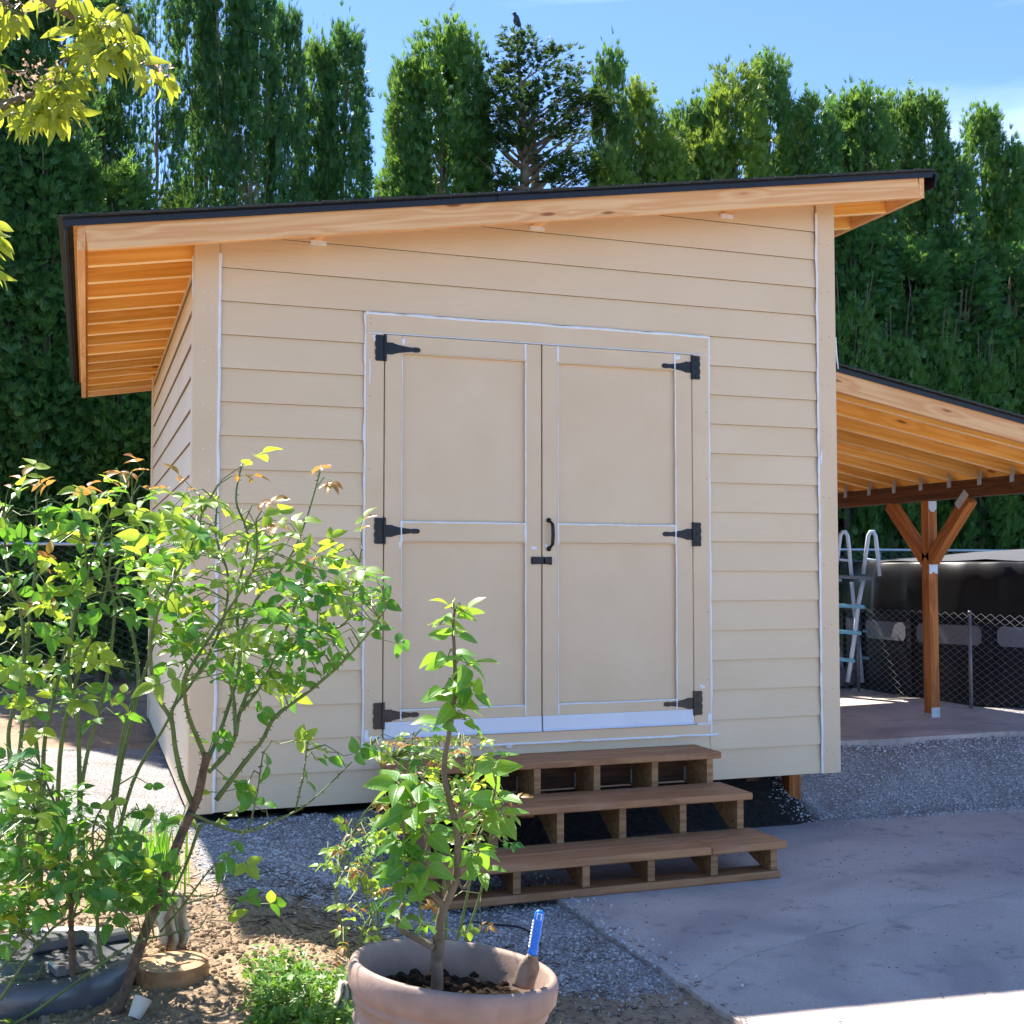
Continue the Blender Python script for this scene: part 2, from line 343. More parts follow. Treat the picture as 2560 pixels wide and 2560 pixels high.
class MB:
    def __init__(s): s.v = []; s.f = []; s.mi = []
    def add(s, vs, fs, mi=0):
        n = len(s.v); s.v += [tuple(q) for q in vs]; s.f += [tuple(n+i for i in f) for f in fs]; s.mi += [mi]*len(fs)
    def tube(s, pts, rad, k=6, cap=True, mi=0):
        pts = [V(p) for p in pts]; n = len(pts); rad = rad if hasattr(rad, '__len__') else [rad]*n
        base = len(s.v); ref = None
        for i, p in enumerate(pts):
            a = (pts[min(i+1, n-1)]-pts[max(i-1, 0)]).normalized()
            if ref is None: ref = a.orthogonal().normalized()
            ref = (ref-a*ref.dot(a)); ref = ref.normalized() if ref.length > 1e-6 else a.orthogonal().normalized()
            bi = a.cross(ref)
            for j in range(k):
                t = 2*math.pi*j/k; s.v.append(tuple(p+(ref*math.cos(t)+bi*math.sin(t))*rad[i]))
        for i in range(n-1):
            for j in range(k):
                a, b = base+i*k+j, base+i*k+(j+1) % k; s.f.append((a, b, b+k, a+k)); s.mi.append(mi)
        if cap:
            s.f.append(tuple(base+j for j in range(k))[::-1]); s.f.append(tuple(base+(n-1)*k+j for j in range(k))); s.mi += [mi, mi]
    def bar(s, p0, p1, wdir, w, t, b=.002, mi=0):
        p0, p1 = V(p0), V(p1); ax = (p1-p0); ln = ax.length; ax.normalize(); wd = V(wdir); wd = (wd-ax*wd.dot(ax)).normalized(); td = ax.cross(wd); c = (p0+p1)/2
        vs, fs = cbox_geo(ln, w, t, b); s.add([c+ax*v[0]+wd*v[1]+td*v[2] for v in vs], fs, mi)
    def prism(s, poly, axis, a, b, mi=0):
        """poly: 2D points in the plane normal to axis ('x','y','z'), extruded a..b"""
        f = {'x': lambda u, v, w: (w, u, v), 'y': lambda u, v, w: (u, w, v), 'z': lambda u, v, w: (u, v, w)}[axis]
        n = len(poly); ar = sum(poly[i][0]*poly[(i+1) % n][1]-poly[(i+1) % n][0]*poly[i][1] for i in range(n))
        flip = (ar > 0) == (axis == 'y')
        vs = [f(u, v, a) for u, v in poly]+[f(u, v, b) for u, v in poly]
        fs = [tuple(range(n))[::-1], tuple(range(n, 2*n))]+[(i, (i+1) % n, n+(i+1) % n, n+i) for i in range(n)]
        if flip: fs = [q[::-1] for q in fs]
        if b < a: fs = [q[::-1] for q in fs]
        s.add(vs, fs, mi)
    def lathe(s, prof, c, k=40, mi=0, axis=None):
        """prof: list of (r,z)"""
        c = V(c); base = len(s.v); n = len(prof)
        for r, z in prof:
            for j in range(k):
                t = 2*math.pi*j/k; s.v.append((c.x+r*math.cos(t), c.y+r*math.sin(t), c.z+z))
        for i in range(n-1):
            for j in range(k):
                a, b = base+i*k+j, base+i*k+(j+1) % k; s.f.append((a, b, b+k, a+k)); s.mi.append(mi)
    def obj(s, name, mats, parent=None, smooth=False):
        return obj(name, s.v, s.f, mats, parent, smooth, s.mi if isinstance(mats, (list, tuple)) else None)
def sstep(a, b, x):
    t = max(0, min(1, (x-a)/(b-a))); return t*t*(3-2*t)
def fbm(x, y, z=0, o=4):
    s, a = 0, 1
    for _ in range(o): s += a*noise.noise(V((x, y, z))); x, y, z, a = x*2.03+3.1, y*2.03+1.7, z*2.03+.9, a*.5
    return s
def copy_tree(o, m4, parent=None, **props):
    c = o.copy(); COL.objects.link(c); W[c.name] = m4; c.parent = parent
    c.matrix_basis = m4 if parent is None else W[parent.name].inverted() @ m4
    for k, v in props.items(): c[k] = v
    for ch in o.children:
        d = ch.copy(); COL.objects.link(d); d.parent = c; d.matrix_basis = ch.matrix_basis.copy(); W[d.name] = m4 @ ch.matrix_basis
    return c

# ------------------------------------------------------------------ terrain
LOW = -0.33
def g(x, y):
    mx = sstep(0.0, 1.2, x)
    e0, e1 = (-.02, .62) if x < 3.7 else ((.15, .95) if x > 4.1 else (-.02+.17*(x-3.7)/.4, .62+.33*(x-3.7)/.4))
    if x < 1.35: q = sstep(.85, 1.35, x); e0, e1 = -.85+(e0+.85)*q, .0+(e1-.0)*q
    my = 1-sstep(e0, e1, y)
    z = -.355*mx*my
    z -= .06*sstep(-.6, .1, x)*(1-mx*my)*sstep(-.9, -.2, y)*(1-sstep(4.3, 4.8, y))*(1-sstep(3.9, 4.3, x))
    z += .03*sstep(3.5, 4.0, y)
    return z
def gz(x, y):
    s = .02*fbm(x*1.3, y*1.3, 3)
    if x < 1.75 and y < .5: s += (.018*fbm(x*7, y*7, 5)+.012*max(0, fbm(x*22, y*22, 8, 2)))*(1-sstep(1.3, 1.75, x))
    else: s += .006*fbm(x*9, y*9, 5)
    return g(x, y)+s*(.3 if (x > 1.6 and y < .1) else 1)
def gravel_w(x, y):
    """1 gravel, 0 soil"""
    a = sstep(-2.0, -1.35, y)*sstep(-.25, .15, x)*(1-sstep(1.0, 1.6, y)*(x < 0))
    b = sstep(-.6, .1, y)*(1-sstep(2.2, 3.2, y)) if x < .2 else 0
    c = 1 if x > 3.0 and -.5 < y < 3.5 else 0
    d = sstep(1.0, 1.3, x)*sstep(-2.6, -1.8, y)
    return max(a, b*.9, c, d)
def build_ground():
    xs = [-900, -200, -60, -20, -10, -6, -4.2]; x = -3.4
    while x < 2.2: xs.append(x); x += .035
    while x < 9: xs.append(x); x += .16
    xs += [10, 12, 15, 20, 30, 60, 200, 900]
    ys = [-600, -150, -50, -20, -11, -8]; y = -6.6
    while y < .6: ys.append(y); y += .035
    while y < 9: ys.append(y); y += .16
    ys += [10, 12, 15, 20, 30, 60, 200, 900]
    vs, fs, zn = [], [], []
    for y in ys:
        for x in xs:
            vs.append((x, y, gz(x, y))); far = max(sstep(9, 11, y), sstep(-4, -8, x) if x < -4 else 0, sstep(12, 16, x), 1 if y < -12 else 0)
            zn.append((gravel_w(x, y), far, sstep(-.03, .12, y)*sstep(0.0, .1, x)*(1-sstep(3.80, 3.88, x))*(1-sstep(4.2, 4.35, y)), 1))  # third channel masks the painted shade under the shed
    nx = len(xs)
    for j in range(len(ys)-1):
        for i in range(nx-1): fs.append((j*nx+i, j*nx+i+1, (j+1)*nx+i+1, (j+1)*nx+i))
    me = mesh('ground', vs, fs, M['ground'], True)
    ca = me.color_attributes.new('zone', 'FLOAT_COLOR', 'POINT'); ca.data.foreach_set('color', [c for z in zn for c in z])
    o = bpy.data.objects.new('ground', me); link(o, Matrix(), None); o['kind'] = 'structure'
build_ground()
def slab(name, edge, z, th):
    b = MB(); n = len(edge); b.prism(edge, 'z', z-th, z); o = b.obj(name, M['concrete']); o['kind'] = 'structure'
def wob(p0, p1, n, a, sd):
    out = []
    for i in range(n):
        t = i/n; x = p0[0]+(p1[0]-p0[0])*t; y = p0[1]+(p1[1]-p0[1])*t
        out.append((x+a*noise.noise(V((x*2.1+sd, y*2.1, 0)))+a*.5*noise.noise(V((x*17+sd, y*17, 0))), y+a*noise.noise(V((x*2.1, y*2.1+sd, 4)))+a*.5*noise.noise(V((x*17, y*17+sd, 4)))))
    return out
# patio slab in front (two pours with a crack line between), upper slab under the lean-to
cr = [(1.66, -2.28), (2.0, -2.05), (2.35, -1.92), (2.8, -1.80), (3.2, -1.72), (3.7, -1.62), (4.4, -1.50), (5.2, -1.42), (9, -1.2)]
crw = []
for i in range(len(cr)-1):
    for t in [q/12 for q in range(12)]:
        x = cr[i][0]+(cr[i+1][0]-cr[i][0])*t; y = cr[i][1]+(cr[i+1][1]-cr[i][1])*t; crw.append((x, y+.03*noise.noise(V((x*5, 1, 2)))+.012*noise.noise(V((x*31, 1, 7)))))
crw.append(cr[-1])
topedge = wob((1.62, .12), (3.6, .13), 60, .03, 3)+wob((3.6, .14), (9, -.25), 140, .04, 5)+[(9, -.25)]
slab('patio_slab', list(crw)+topedge[::-1]+wob((1.62, .12), (1.66, -2.28), 60, .04, 9)[1:], LOW, .09)
slab('patio_slab', wob((1.68, -9), (1.66, -2.29), 150, .05, 2)+[(x, y-max(.0005, .004+.010*noise.noise(V((x*4, 3, 1)))+.006*noise.noise(V((x*23, 3, 1))))) for x, y in crw]+[(9, -9)], LOW-.004, .09)
slab('carport_slab', wob((3.95, .93), (7.0, .95), 90, .045, 11)+[(7.0, .95), (7.0, 4.3), (3.95, 4.3)], .03, .1)

# ------------------------------------------------------------------ shed
SL = .1577                       # roof slope, rising to the right
EX = .178; WD = 3.878; DP = 4.35
def rb(x): return 2.80+SL*(x+.6)            # underside of fascia / rafters
def dk(x): return rb(x)+.15                 # underside of the roof deck
shed = thing('garden_shed', (1.94, 2.1, -.2), 'tan lap-sided shed with double doors and sloping single-pitch roof', 'shed')
def clip_rake(x0, x1, z0, z1, f):
    """rectangle below z=f(x) (rising)"""
    pts = [(x0, z0), (x1, z0), (x1, z1), (x0, z1)]; out = []
    ins = lambda p: p[1] <= f(p[0])+1e-9
    for i in range(4):
        a, b = pts[i], pts[(i+1) % 4]
        if ins(a): out.append(a)
        if ins(a) != ins(b):
            lo, hi = 0, 1
            for _ in range(40):
                m = (lo+hi)/2; q = (a[0]+(b[0]-a[0])*m, a[1]+(b[1]-a[1])*m)
                if ins(q) == ins(a): lo = m
                else: hi = m
            out.append((a[0]+(b[0]-a[0])*lo, a[1]+(b[1]-a[1])*lo))
    return out
def siding_piece(x0, x1, z0, z1, plane, parent, f=lambda x: 99):
    poly = clip_rake(x0, x1, z0, z1, f)
    if len(poly) < 3: return
    n = len(poly); fr = []; bk = []
    for u, z in poly:
        d = .004+.013*(z1-z)/(z1-z0)
        fr.append((u, -d, z)); bk.append((u, .004, z))
    vs = fr+bk; fs = [tuple(range(n)), tuple(range(2*n-1, n-1, -1))]+[(i, n+i, n+(i+1) % n, (i+1) % n) for i in range(n)]
    cx = (x0+x1)/2
    if plane == 'front': m = Matrix.Translation((cx, 0, (z0+z1)/2))
    elif plane == 'left': m = Matrix(((0, 1, 0, 0), (-1, 0, 0, 0), (0, 0, 1, 0), (0, 0, 0, 1))); m = Matrix.Translation((0, cx, (z0+z1)/2)) @ m.to_3x3().to_4x4()
    elif plane == 'right': m = Matrix.Translation((WD, cx, (z0+z1)/2)) @ Matrix(((0, -1, 0, 0), (1, 0, 0, 0), (0, 0, 1, 0), (0, 0, 0, 1)))
    else: m = Matrix.Translation((cx, DP, (z0+z1)/2)) @ Matrix(((-1, 0, 0, 0), (0, -1, 0, 0), (0, 0, 1, 0), (0, 0, 0, 1)))
    sg = -1 if plane in ('left', 'back') else 1
    vs = [((u-cx)*sg, d, z-(z0+z1)/2) for u, d, z in vs]
    if sg < 0: fs = [q[::-1] for q in fs]
    me = mesh('siding_board', vs, fs, [M['siding'], M['lapshade']])
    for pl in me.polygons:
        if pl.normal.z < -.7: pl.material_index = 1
    o = bpy.data.objects.new('siding_board', me); return link(o, m, parent)
CX0, CX1, CZ0, CZ1 = .893, 2.998, .275, 2.657          # door casing outline
TR = .105
for c in range(0, 23):
    z0, z1 = c*EX, (c+1)*EX
    fr = lambda x: rb(x)+.12
    if z0 > rb(WD)+.12: break
    x0 = TR+.004; x1 = WD-TR-.004
    if z0 > rb(x0)+.12: x0 = max(x0, (z0-.12-2.80)/SL-.6)
    if z1 <= CZ0 or z0 >= CZ1-.02: siding_piece(x0, x1, z0, z1, 'front', shed, fr)
    elif z0 < CZ0: # notch under the casing: a lower strip plus two ends
        siding_piece(x0, CX0-.002, z0, z1, 'front', shed, fr); siding_piece(CX1+.002, x1, z0, z1, 'front', shed, fr)
        siding_piece(CX0, CX1, z0, CZ0-.002, 'front', shed, fr)
    elif z1 > CZ1:
        siding_piece(x0, CX0-.002, z0, z1, 'front', shed, fr); siding_piece(CX1+.002, x1, z0, z1, 'front', shed, fr)
        siding_piece(CX0, CX1, CZ1+.002, z1, 'front', shed, fr)
    else:
        siding_piece(x0, CX0-.002, z0, z1, 'front', shed, fr); siding_piece(CX1+.002, x1, z0, z1, 'front', shed, fr)
OFF = -.0157
for c in range(0, 18):
    z0, z1 = max(0, c*EX+OFF), min((c+1)*EX+OFF, rb(0)+.02)
    if z1 <= z0: break
    if c in (3, 7, 12, 15):
        s = {3: 2.4, 7: 1.1, 12: 3.0, 15: 2.45}[c]
        siding_piece(TR, s-.002, z0, z1, 'left', shed); siding_piece(s+.002, DP-TR, z0, z1, 'left', shed)
    else: siding_piece(TR, DP-TR, z0, z1, 'left', shed)
for c in range(0, 21):
    z0, z1 = c*EX, min((c+1)*EX, rb(WD)+.02)
    if z1 <= z0: break
    siding_piece(TR, DP-TR, z0, z1, 'right', shed); siding_piece(TR, WD-TR, z0, z1, 'back', shed, fr) if z0 < rb(TR) else siding_piece(max(TR, (z0-.12-2.80)/SL-.6), WD-TR, z0, z1, 'back', shed, fr)
# wall cores (solid backing behind the boards)
b = MB(); b.prism([(.01, .005), (WD-.01, .005), (WD-.01, dk(WD-.01)), (.01, dk(.01))], 'y', .006, .09); b.obj('front_wall_core', M['trim'], shed)
b = MB(); b.prism([(.01, .005), (WD-.01, .005), (WD-.01, dk(WD-.01)), (.01, dk(.01))], 'y', DP-.09, DP-.006); b.obj('back_wall_core', M['trim'], shed)
box('left_wall_core', (.006, .095, .005), (.09, DP-.095, dk(.006)-.002), M['trim'], shed)
box('right_wall_core', (WD-.09, .095, .005), (WD-.006, DP-.095, dk(WD-.09)-.004), M['trim'], shed)
# corner boards
box('corner_trim', (-.024, -.026, -.005), (TR, -.003, rb(0)+.10), M['trim'], shed)
box('corner_trim', (-.026, -.0025, -.005), (-.003, TR-.01, rb(0)+.02), M['trim'], shed)
box('corner_trim', (WD-TR, -.026, -.004), (WD+.026, -.003, rb(WD)+.10), M['trim'], shed)
box('corner_trim', (WD+.003, -.0025, -.004), (WD+.028, TR-.01, rb(WD)+.02), M['trim'], shed)
box('corner_trim', (-.026, DP-TR, -.005), (-.003, DP+.02, rb(0)+.02), M['trim'], shed)
box('corner_trim', (WD+.003, DP-TR, -.005), (WD+.026, DP+.02, rb(WD)+.02), M['trim'], shed)
# peeling strip on the right corner
b = MB(); b.tube([(WD+.030, -.02, 2.72), (WD+.032, -.02, 2.62), (WD+.045, -.022, 2.52)], [.004, .007, .003], 5); b.obj('peeling_edge_strip', M['caulk'], shed)
# door casing
YC = -.030
box('door_casing', (CX0, YC, 2.553), (CX1, -.002, CZ1), M['trim'], shed)
box('door_casing', (CX0, YC+.002, .338), (.992, -.002, 2.551), M['trim'], shed)
box('door_casing', (2.886, YC+.002, .338), (CX1, -.002, 2.551), M['trim'], shed)
box('threshold_board', (CX0, YC+.001, CZ0), (CX1, -.002, .336), M['trim'], shed)
box('head_flashing', (CX0+.005, YC-.004, 2.5475), (CX1-.008, -.004, 2.5535), M['primer'], shed, .001)
def caulk(p0, p1, w, y, gap=0.0, sd=0, wvar=.6, name='caulk_line'):
    """irregular bead on the front face from (x,z) to (x,z)"""
    p0, p1 = V((p0[0], 0, p0[1])), V((p1[0], 0, p1[1])); d = p1-p0; ln = d.length; d.normalize(); nrm = V((-d.z, 0, d.x)); n = max(4, int(ln/.03)); b = MB()
    vs, fs = [], []
    for i in range(n+1):
        t = i/n; p = p0+d*(ln*t); ww = 1.2*w*(1+wvar*noise.noise(V((t*ln*9+sd*7.3, sd, 0)))+.35*noise.noise(V((t*ln*40, sd*3, 1))))
        ww = max(.0012, ww); o = nrm*(w*.35*noise.noise(V((t*ln*6, sd*2.1, 5))))
        for q, yy in ((-.5, 0), (-.25, -.003), (.25, -.003), (.5, 0)): vs.append(p+o+nrm*(q*ww)+V((0, y+yy, 0)))
    for i in range(n):
        for j in range(3): a = i*4+j; fs.append((a, a+1, a+5, a+4))
    return obj(name, vs, fs, M['caulk'], shed, True)
def smear(cx, cz, w, h, y, sd):
    vs, fs = [], []; n = 14
    vs.append((cx, y-.0015, cz))
    for i in range(n):
        t = 2*math.pi*i/n; r = .65+.6*noise.noise(V((math.cos(t)*2+sd*5, math.sin(t)*2, sd))); vs.append((cx+math.cos(t)*w*r, y, cz+math.sin(t)*h*r))
    fs = [(0, 1+i, 1+(i+1) % n) for i in range(n)]
    obj('caulk_smear', vs, [q[::-1] for q in fs], M['caulk'], shed)
caulk((TR+.002, .0), (TR+.002, rb(TR)+.01), .014, -.0245, sd=1); caulk((WD-TR-.003, .0), (WD-TR-.003, rb(WD-TR)+.01), .013, -.0245, sd=2)
caulk((-.026, rb(0)-.22), (-.028, rb(0)), .008, -.005, sd=22)
caulk((CX0-.004, CZ0-.01), (CX0-.003, CZ1+.004), .014, -.0215, sd=3); caulk((CX1+.004, CZ0), (CX1+.003, CZ1+.004), .014, -.0215, sd=4)
caulk((CX0-.006, CZ1+.003), (CX1+.006, CZ1+.003), .012, -.029, sd=5); caulk((CX0+.62, CZ0+.001), (CX1+.03, CZ0-.004), .012, -.0285, sd=6); caulk((CX0, CZ0+.002), (CX0+.66, CZ0-.004), .010, -.0285, sd=6.5)
caulk((CX0+.004, 2.551), (CX0+.09, 2.549), .006, -.0335, sd=7)
caulk((2.90, .337), (CX1+.002, .339), .010, -.0325, sd=8); caulk((CX0, .338), (.99, .340), .018, -.0325, sd=8.2)
smear(.945, 2.525, .03, .028, -.0295, 1); smear(2.94, .555, .026, .02, -.0295, 2); smear(2.985, .38, .018, .05, -.0295, 2.7); smear(CX1+.03, CZ0-.006, .035, .014, -.021, 3)
smear(.912, 2.34, .006, .12, -.0295, 4); smear(1.72, CZ0-.012, .03, .016, -.0215, 5); smear(WD-TR+.012, 1.95, .012, .07, -.0275, 6); smear(.905, .36, .02, .05, -.0295, 7)
# doors
def hinge(parent, xg, z, side, mat):
    """T hinge: plate on the casing, strap on the door. side=+1 strap runs right"""
    b = MB(); s = side; y = -.034
    pl = [(0, -.071), (.05, -.071), (.056, -.06), (.052, -.045), (.056, -.03), (.056, -.012), (.05, 0), (.056, .012), (.056, .03), (.052, .045), (.056, .06), (.05, .071), (0, .071)]
    b.prism([(xg-s*u, z+v) for u, v in pl], 'y', y, -.0305)
    b.tube([(xg, y-.003, z-.072), (xg, y-.003, z+.072)], .0085, 10)
    st = [(.004, -.033), (.045, -.033), (.052, -.027), (.06, -.027), (.075, -.022), (.155, -.011), (.165, -.014), (.19, -.013), (.2, -.006), (.2, .006), (.19, .013), (.165, .014), (.155, .011), (.075, .022), (.06, .027), (.052, .027), (.045, .033), (.004, .033)]
    b.prism([(xg+s*u, z+v) for u, v in st], 'y', y-.001, -.0315)
    for u, v in ((-.03, -.05), (-.03, 0), (-.03, .05), (.028, 0), (.105, 0), (.185, 0)):
        b.lathe([(0, 0), (.006, 0)], (0, 0, 0), 3) if False else None
        c = (xg+s*u, z+v); n = 8
        ring = [(c[0]+.0065*math.cos(2*math.pi*i/n), c[1]+.0065*math.sin(2*math.pi*i/n)) for i in range(n)]; b.prism(ring, 'y', y-.004, y)
    b.obj('hinge', mat, parent)
def door(x0, x1, s0, s1, hs):
    """s0,s1: inner edges of the stiles; hs: hinge side (-1 left, +1 right)"""
    z0, z1 = .342, 2.545
    d = box('door', (x0, -.013, z0), (x1, -.0035, z1), M['trim'], shed, .001)
    yf = -.031
    box('stile', (x0, yf, .425), (s0, -.0135, z1), M['trim'], d); box('stile', (s1, yf, .425), (x1, -.0135, z1), M['trim'], d)
    for a, c in ((2.447, z1), (1.410, 1.514), (.425, .486)): box('rail', (s0+.001, yf+.001, a), (s1-.001, -.0135, c), M['trim'], d)
    # white sweep strip, kicked out at the bottom
    b = MB(); b.prism([(-.0315, .426), (-.034, .426), (-.036, .352), (-.047, .340), (-.0135, .340), (-.0135, .424)], 'x', x0+.001, x1-.001); b.obj('bottom_sweep', M['primer'], d)
    for zz in ((2.518, 1), (1.462, 1), (.49, 0)):
        pass
    xg = x0-.002 if hs < 0 else x1+.002
    for zz, mt in ((2.468, 'black'), (1.464, 'black'), (.462, 'bronze')): hinge(d, xg, zz, -hs, M[mt])
    return d
d1 = door(.998, 1.9135, 1.093, 1.816, -1)
d2 = door(1.9215, 2.880, 2.0165, 2.768, 1)
sd_ = 30
for dd, s0, s1 in ((d1, 1.093, 1.816), (d2, 2.0165, 2.768)):
    for zz in (1.514, .487, 2.446, 1.410):
        sd_ += 1; o = caulk((s0, zz), (s1, zz), .006 if zz in (2.446, 1.410) else .008, -.0318 if zz in (2.446, 1.41) else -.0315, sd=sd_, wvar=.35); o.parent = dd; o.matrix_basis = W[dd.name].inverted() @ W[o.name]
        if zz in (2.446, 1.410): o.data.materials[0] = M['trim']
    for xx, za, zb in ((s0, 2.45, 2.543), (s1, 2.45, 2.543), (s1, 1.40, 1.52), (s0, 1.40, 1.52), (s1, .43, .49), (s0, .43, .49), (s1+.002, 1.514, 2.446), (s1+.002, .488, 1.41)):
        if xx == s0 and za == 2.45 and dd is d1: continue
        sd_ += 1; o = caulk((xx, za), (xx, zb), .011 if zb-za < .3 else .007, -.0325, sd=sd_, wvar=.5); o.parent = dd; o.matrix_basis = W[dd.name].inverted() @ W[o.name]
    sd_ += 1; o = caulk((s0, .488), (s0, 2.446), .004, -.0322, sd=sd_, wvar=1.2); o.parent = dd; o.matrix_basis = W[dd.name].inverted() @ W[o.name]
smear(1.10, 2.51, .016, .03, -.032, 11); smear(1.868, 1.378, .026, .016, -.032, 12); smear(1.945, 1.385, .016, .022, -.032, 13); smear(2.79, 2.525, .025, .02, -.032, 14); smear(1.085, 1.39, .01, .03, -.032, 15)
# pull handle and latch
b = MB()
for zz in (1.535, 1.372):
    ring = [(1.957+.014*math.cos(2*math.pi*i/12), zz+.014*math.sin(2*math.pi*i/12)) for i in range(12)]; b.prism(ring, 'y', -.041, -.0315)
b.tube([(1.957, -.036, 1.532), (1.962, -.055, 1.525), (1.968, -.068, 1.51), (1.97, -.072, 1.455), (1.968, -.068, 1.398), (1.962, -.055, 1.384), (1.957, -.036, 1.377)], [.007, .008, .010, .011, .010, .008, .007], 10)
b.obj('pull_handle', M['black'], d2, True)
b = MB(); b.prism([(1.85, 1.288), (1.855, 1.283), (1.93, 1.285), (1.975, 1.280), (1.975, 1.328), (1.96, 1.325), (1.93, 1.325), (1.855, 1.327), (1.85, 1.322)], 'y', -.037, -.0315)
b.prism([(1.868+.012*math.cos(2*math.pi*i/12), 1.305+.012*math.sin(2*math.pi*i/12)) for i in range(12)], 'y', -.043, -.037)
b.bar((1.93, -.045, 1.305), (1.972, -.045, 1.305), (0, 0, 1), .034, .012); b.obj('latch', M['black'], d1)
# nail heads
b = MB()
def nail(x, z, y, r=.0035): b.prism([(x+r*math.cos(2*math.pi*i/6), z+r*math.sin(2*math.pi*i/6)) for i in range(6)], 'y', y-.0012, y+.001)
for z in (2.72, 2.62, 2.42, 2.33, 2.1, 1.9, 1.75, 1.66, 1.42, 1.18, .95, .7, .42, .2):
    for x in (.028, .066): nail(x+U(-.004, .004), z+U(-.02, .02), -.0265)
nh = b.obj('nail_heads', M['caulk'], shed); nh['kind'] = 'stuff'
b = MB()
for z in (3.3, 3.0, 2.7, 2.4, 2.1, 1.7, 1.3, .9, .5, .12):
    for x in (WD-.08, WD-.03): nail(x+U(-.006, .006), z+U(-.02, .02), -.0265, .003)
for x in (CX0+.02, CX1-.02):
    for z in (2.60, 2.63, 2.2, 1.8, 1.0, .6): nail(x, z, -.031, .003)
nh = b.obj('nail_heads', M['stepend'], shed); nh['kind'] = 'stuff'
# floor frame, skids and piers below
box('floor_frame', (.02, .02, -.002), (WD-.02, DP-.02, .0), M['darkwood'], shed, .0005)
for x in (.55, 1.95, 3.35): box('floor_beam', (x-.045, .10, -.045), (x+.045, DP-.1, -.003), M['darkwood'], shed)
for x, y in ((PY(1988, 1960, .36).x, .36), (3.52, 2.1), (3.52, 4.2), (1.95, .3), (1.95, 2.2), (.06, 1.2), (.06, 2.4), (.06, 3.6), (.5, 2.3)):
    box('pier_post', (x-.045, y, gz(x, y)-.08), (x+.045, y+.09, -.003 if x != .06 else -.004), M['cedar'], shed)
# roof
YF, YB = -.30, 5.0
def sl(x, y, dz=0): return V((x, y, rb(x)+dz))
board('rake_fascia', sl(-.56, YF+.019, .0705), sl(4.34, YF+.019, .0705), (0, 0, 1), .141, .038, M['fir'], shed)
board('rake_fascia', sl(-.56, YB, .07), sl(4.34, YB, .07), (0, 0, 1), .14, .038, M['fir'], shed)
board('eave_fascia', (-.581, YF, rb(-.58)+.07), (-.581, YB+.02, rb(-.58)+.07), (0, 0, 1), .145, .038, M['fir'], shed)
board('eave_fascia', (4.361, YF, rb(4.36)+.07), (4.361, YB+.02, rb(4.36)+.07), (0, 0, 1), .145, .038, M['fir'], shed)
for i in range(13):
    y = .055+.385*i
    board('rafter', sl(-.56, y, .07), sl(4.34, y, .07), (0, 0, 1), .14, .038, M['fir2'], shed, .004, M['firlit'])
# lookout blocks near the front gable and the right eave
for x in (.627, 1.894, 3.136): board('lookout_block', (x, YF+.04, rb(x)+.085), (x, .03, rb(x)+.085), (0, 0, 1), .088, .06, M['fir'], shed)
for x in (.627, 1.894, 3.136): box('lookout_collar', (x-.045, -.024, rb(x)+.018), (x+.045, -.004, rb(x)+.045), M['caulk'], shed)
def roof_sheet(name, x0, x1, y0, y1, f, th, mat, parent):
    b = MB(); b.prism([(x0, f(x0)), (x1, f(x1)), (x1, f(x1)+th), (x0, f(x0)+th)], 'y', y0, y1); return b.obj(name, mat, parent)
roof_sheet('roof_deck', -.62, 4.40, YF-.005, YB+.03, lambda x: rb(x)+.142, .013, M['fir2'], shed)
# metal drip edge
b = MB(); prof = [(0, .0), (.004, .0), (.006, .03), (.012, .034), (.006, .038), (.006, .058), (0, .058)]
def drip_rake(b, y, sgn, x0, x1, f):
    n = len(prof); A = [V((x0, y-sgn*p[0]*1.0, f(x0)+p[1])) for p in prof]; B_ = [V((x1, y-sgn*p[0], f(x1)+p[1])) for p in prof]
    b.add(A+B_, [(i, (i+1) % n, n+(i+1) % n, n+i) for i in range(n)]+[tuple(range(n))[::-1], tuple(range(n, 2*n))])
drip_rake(b, YF-.014, 1, -.665, 4.43, lambda x: rb(x)+.118)
o = b.obj('drip_edge', M['drip'], shed)
b = MB(); drip_rake(b, YF-.021, 1, 1.55, 1.75, lambda x: rb(x)+.1175); 
b.obj('drip_edge_lap', M['drip'], shed)
box('drip_edge', (-.66, YF-.015, rb(-.64)+.098), (-.645, YB+.03, rb(-.64)+.165), M['drip'], shed, .001)
b = MB(); b.prism([(4.40, rb(4.4)+.165), (4.47, rb(4.4)+.155), (4.452, rb(4.4)+.06), (4.44, rb(4.4)+.06), (4.45, rb(4.4)+.14), (4.40, rb(4.4)+.15)], 'y', YF-.02, YB+.03); b.obj('ridge_flashing', M['drip'], shed)
# shingle rows, each tilted over the one below
def shingles(x0, x1, y0, y1, f, parent, up_sign, ex=.142, th=.008, sd=0):
    n = int(abs(x1-x0)/ex)+1
    for i in range(n):
        a = x0+up_sign*ex*i; c = a+up_sign*min(ex*2.0, abs(x1-a)+.01)
        if (c-x1)*up_sign > 0: c = x1
        if abs(c-a) < .03: continue
        ya = y0-.006-.014*abs(noise.noise(V((i*1.7, sd, 0)))); t2 = th*(.9+.5*abs(noise.noise(V((i*2.3, 7, sd)))))
        pa, pc = f(a), f(c)
        poly = [(a, pa+.008), (a, pa+.008+t2), (c, pc+.0035), (c, pc+.0005)]
        b = MB(); b.prism(poly if up_sign > 0 else poly, 'y', ya, y1); o = b.obj('shingle_row', M['shingle'], parent)
        if up_sign < 0: o.data.flip_normals()
shingles(-.69, 4.45, YF-.03, YB+.04, lambda x: rb(x)+.157, shed, 1)

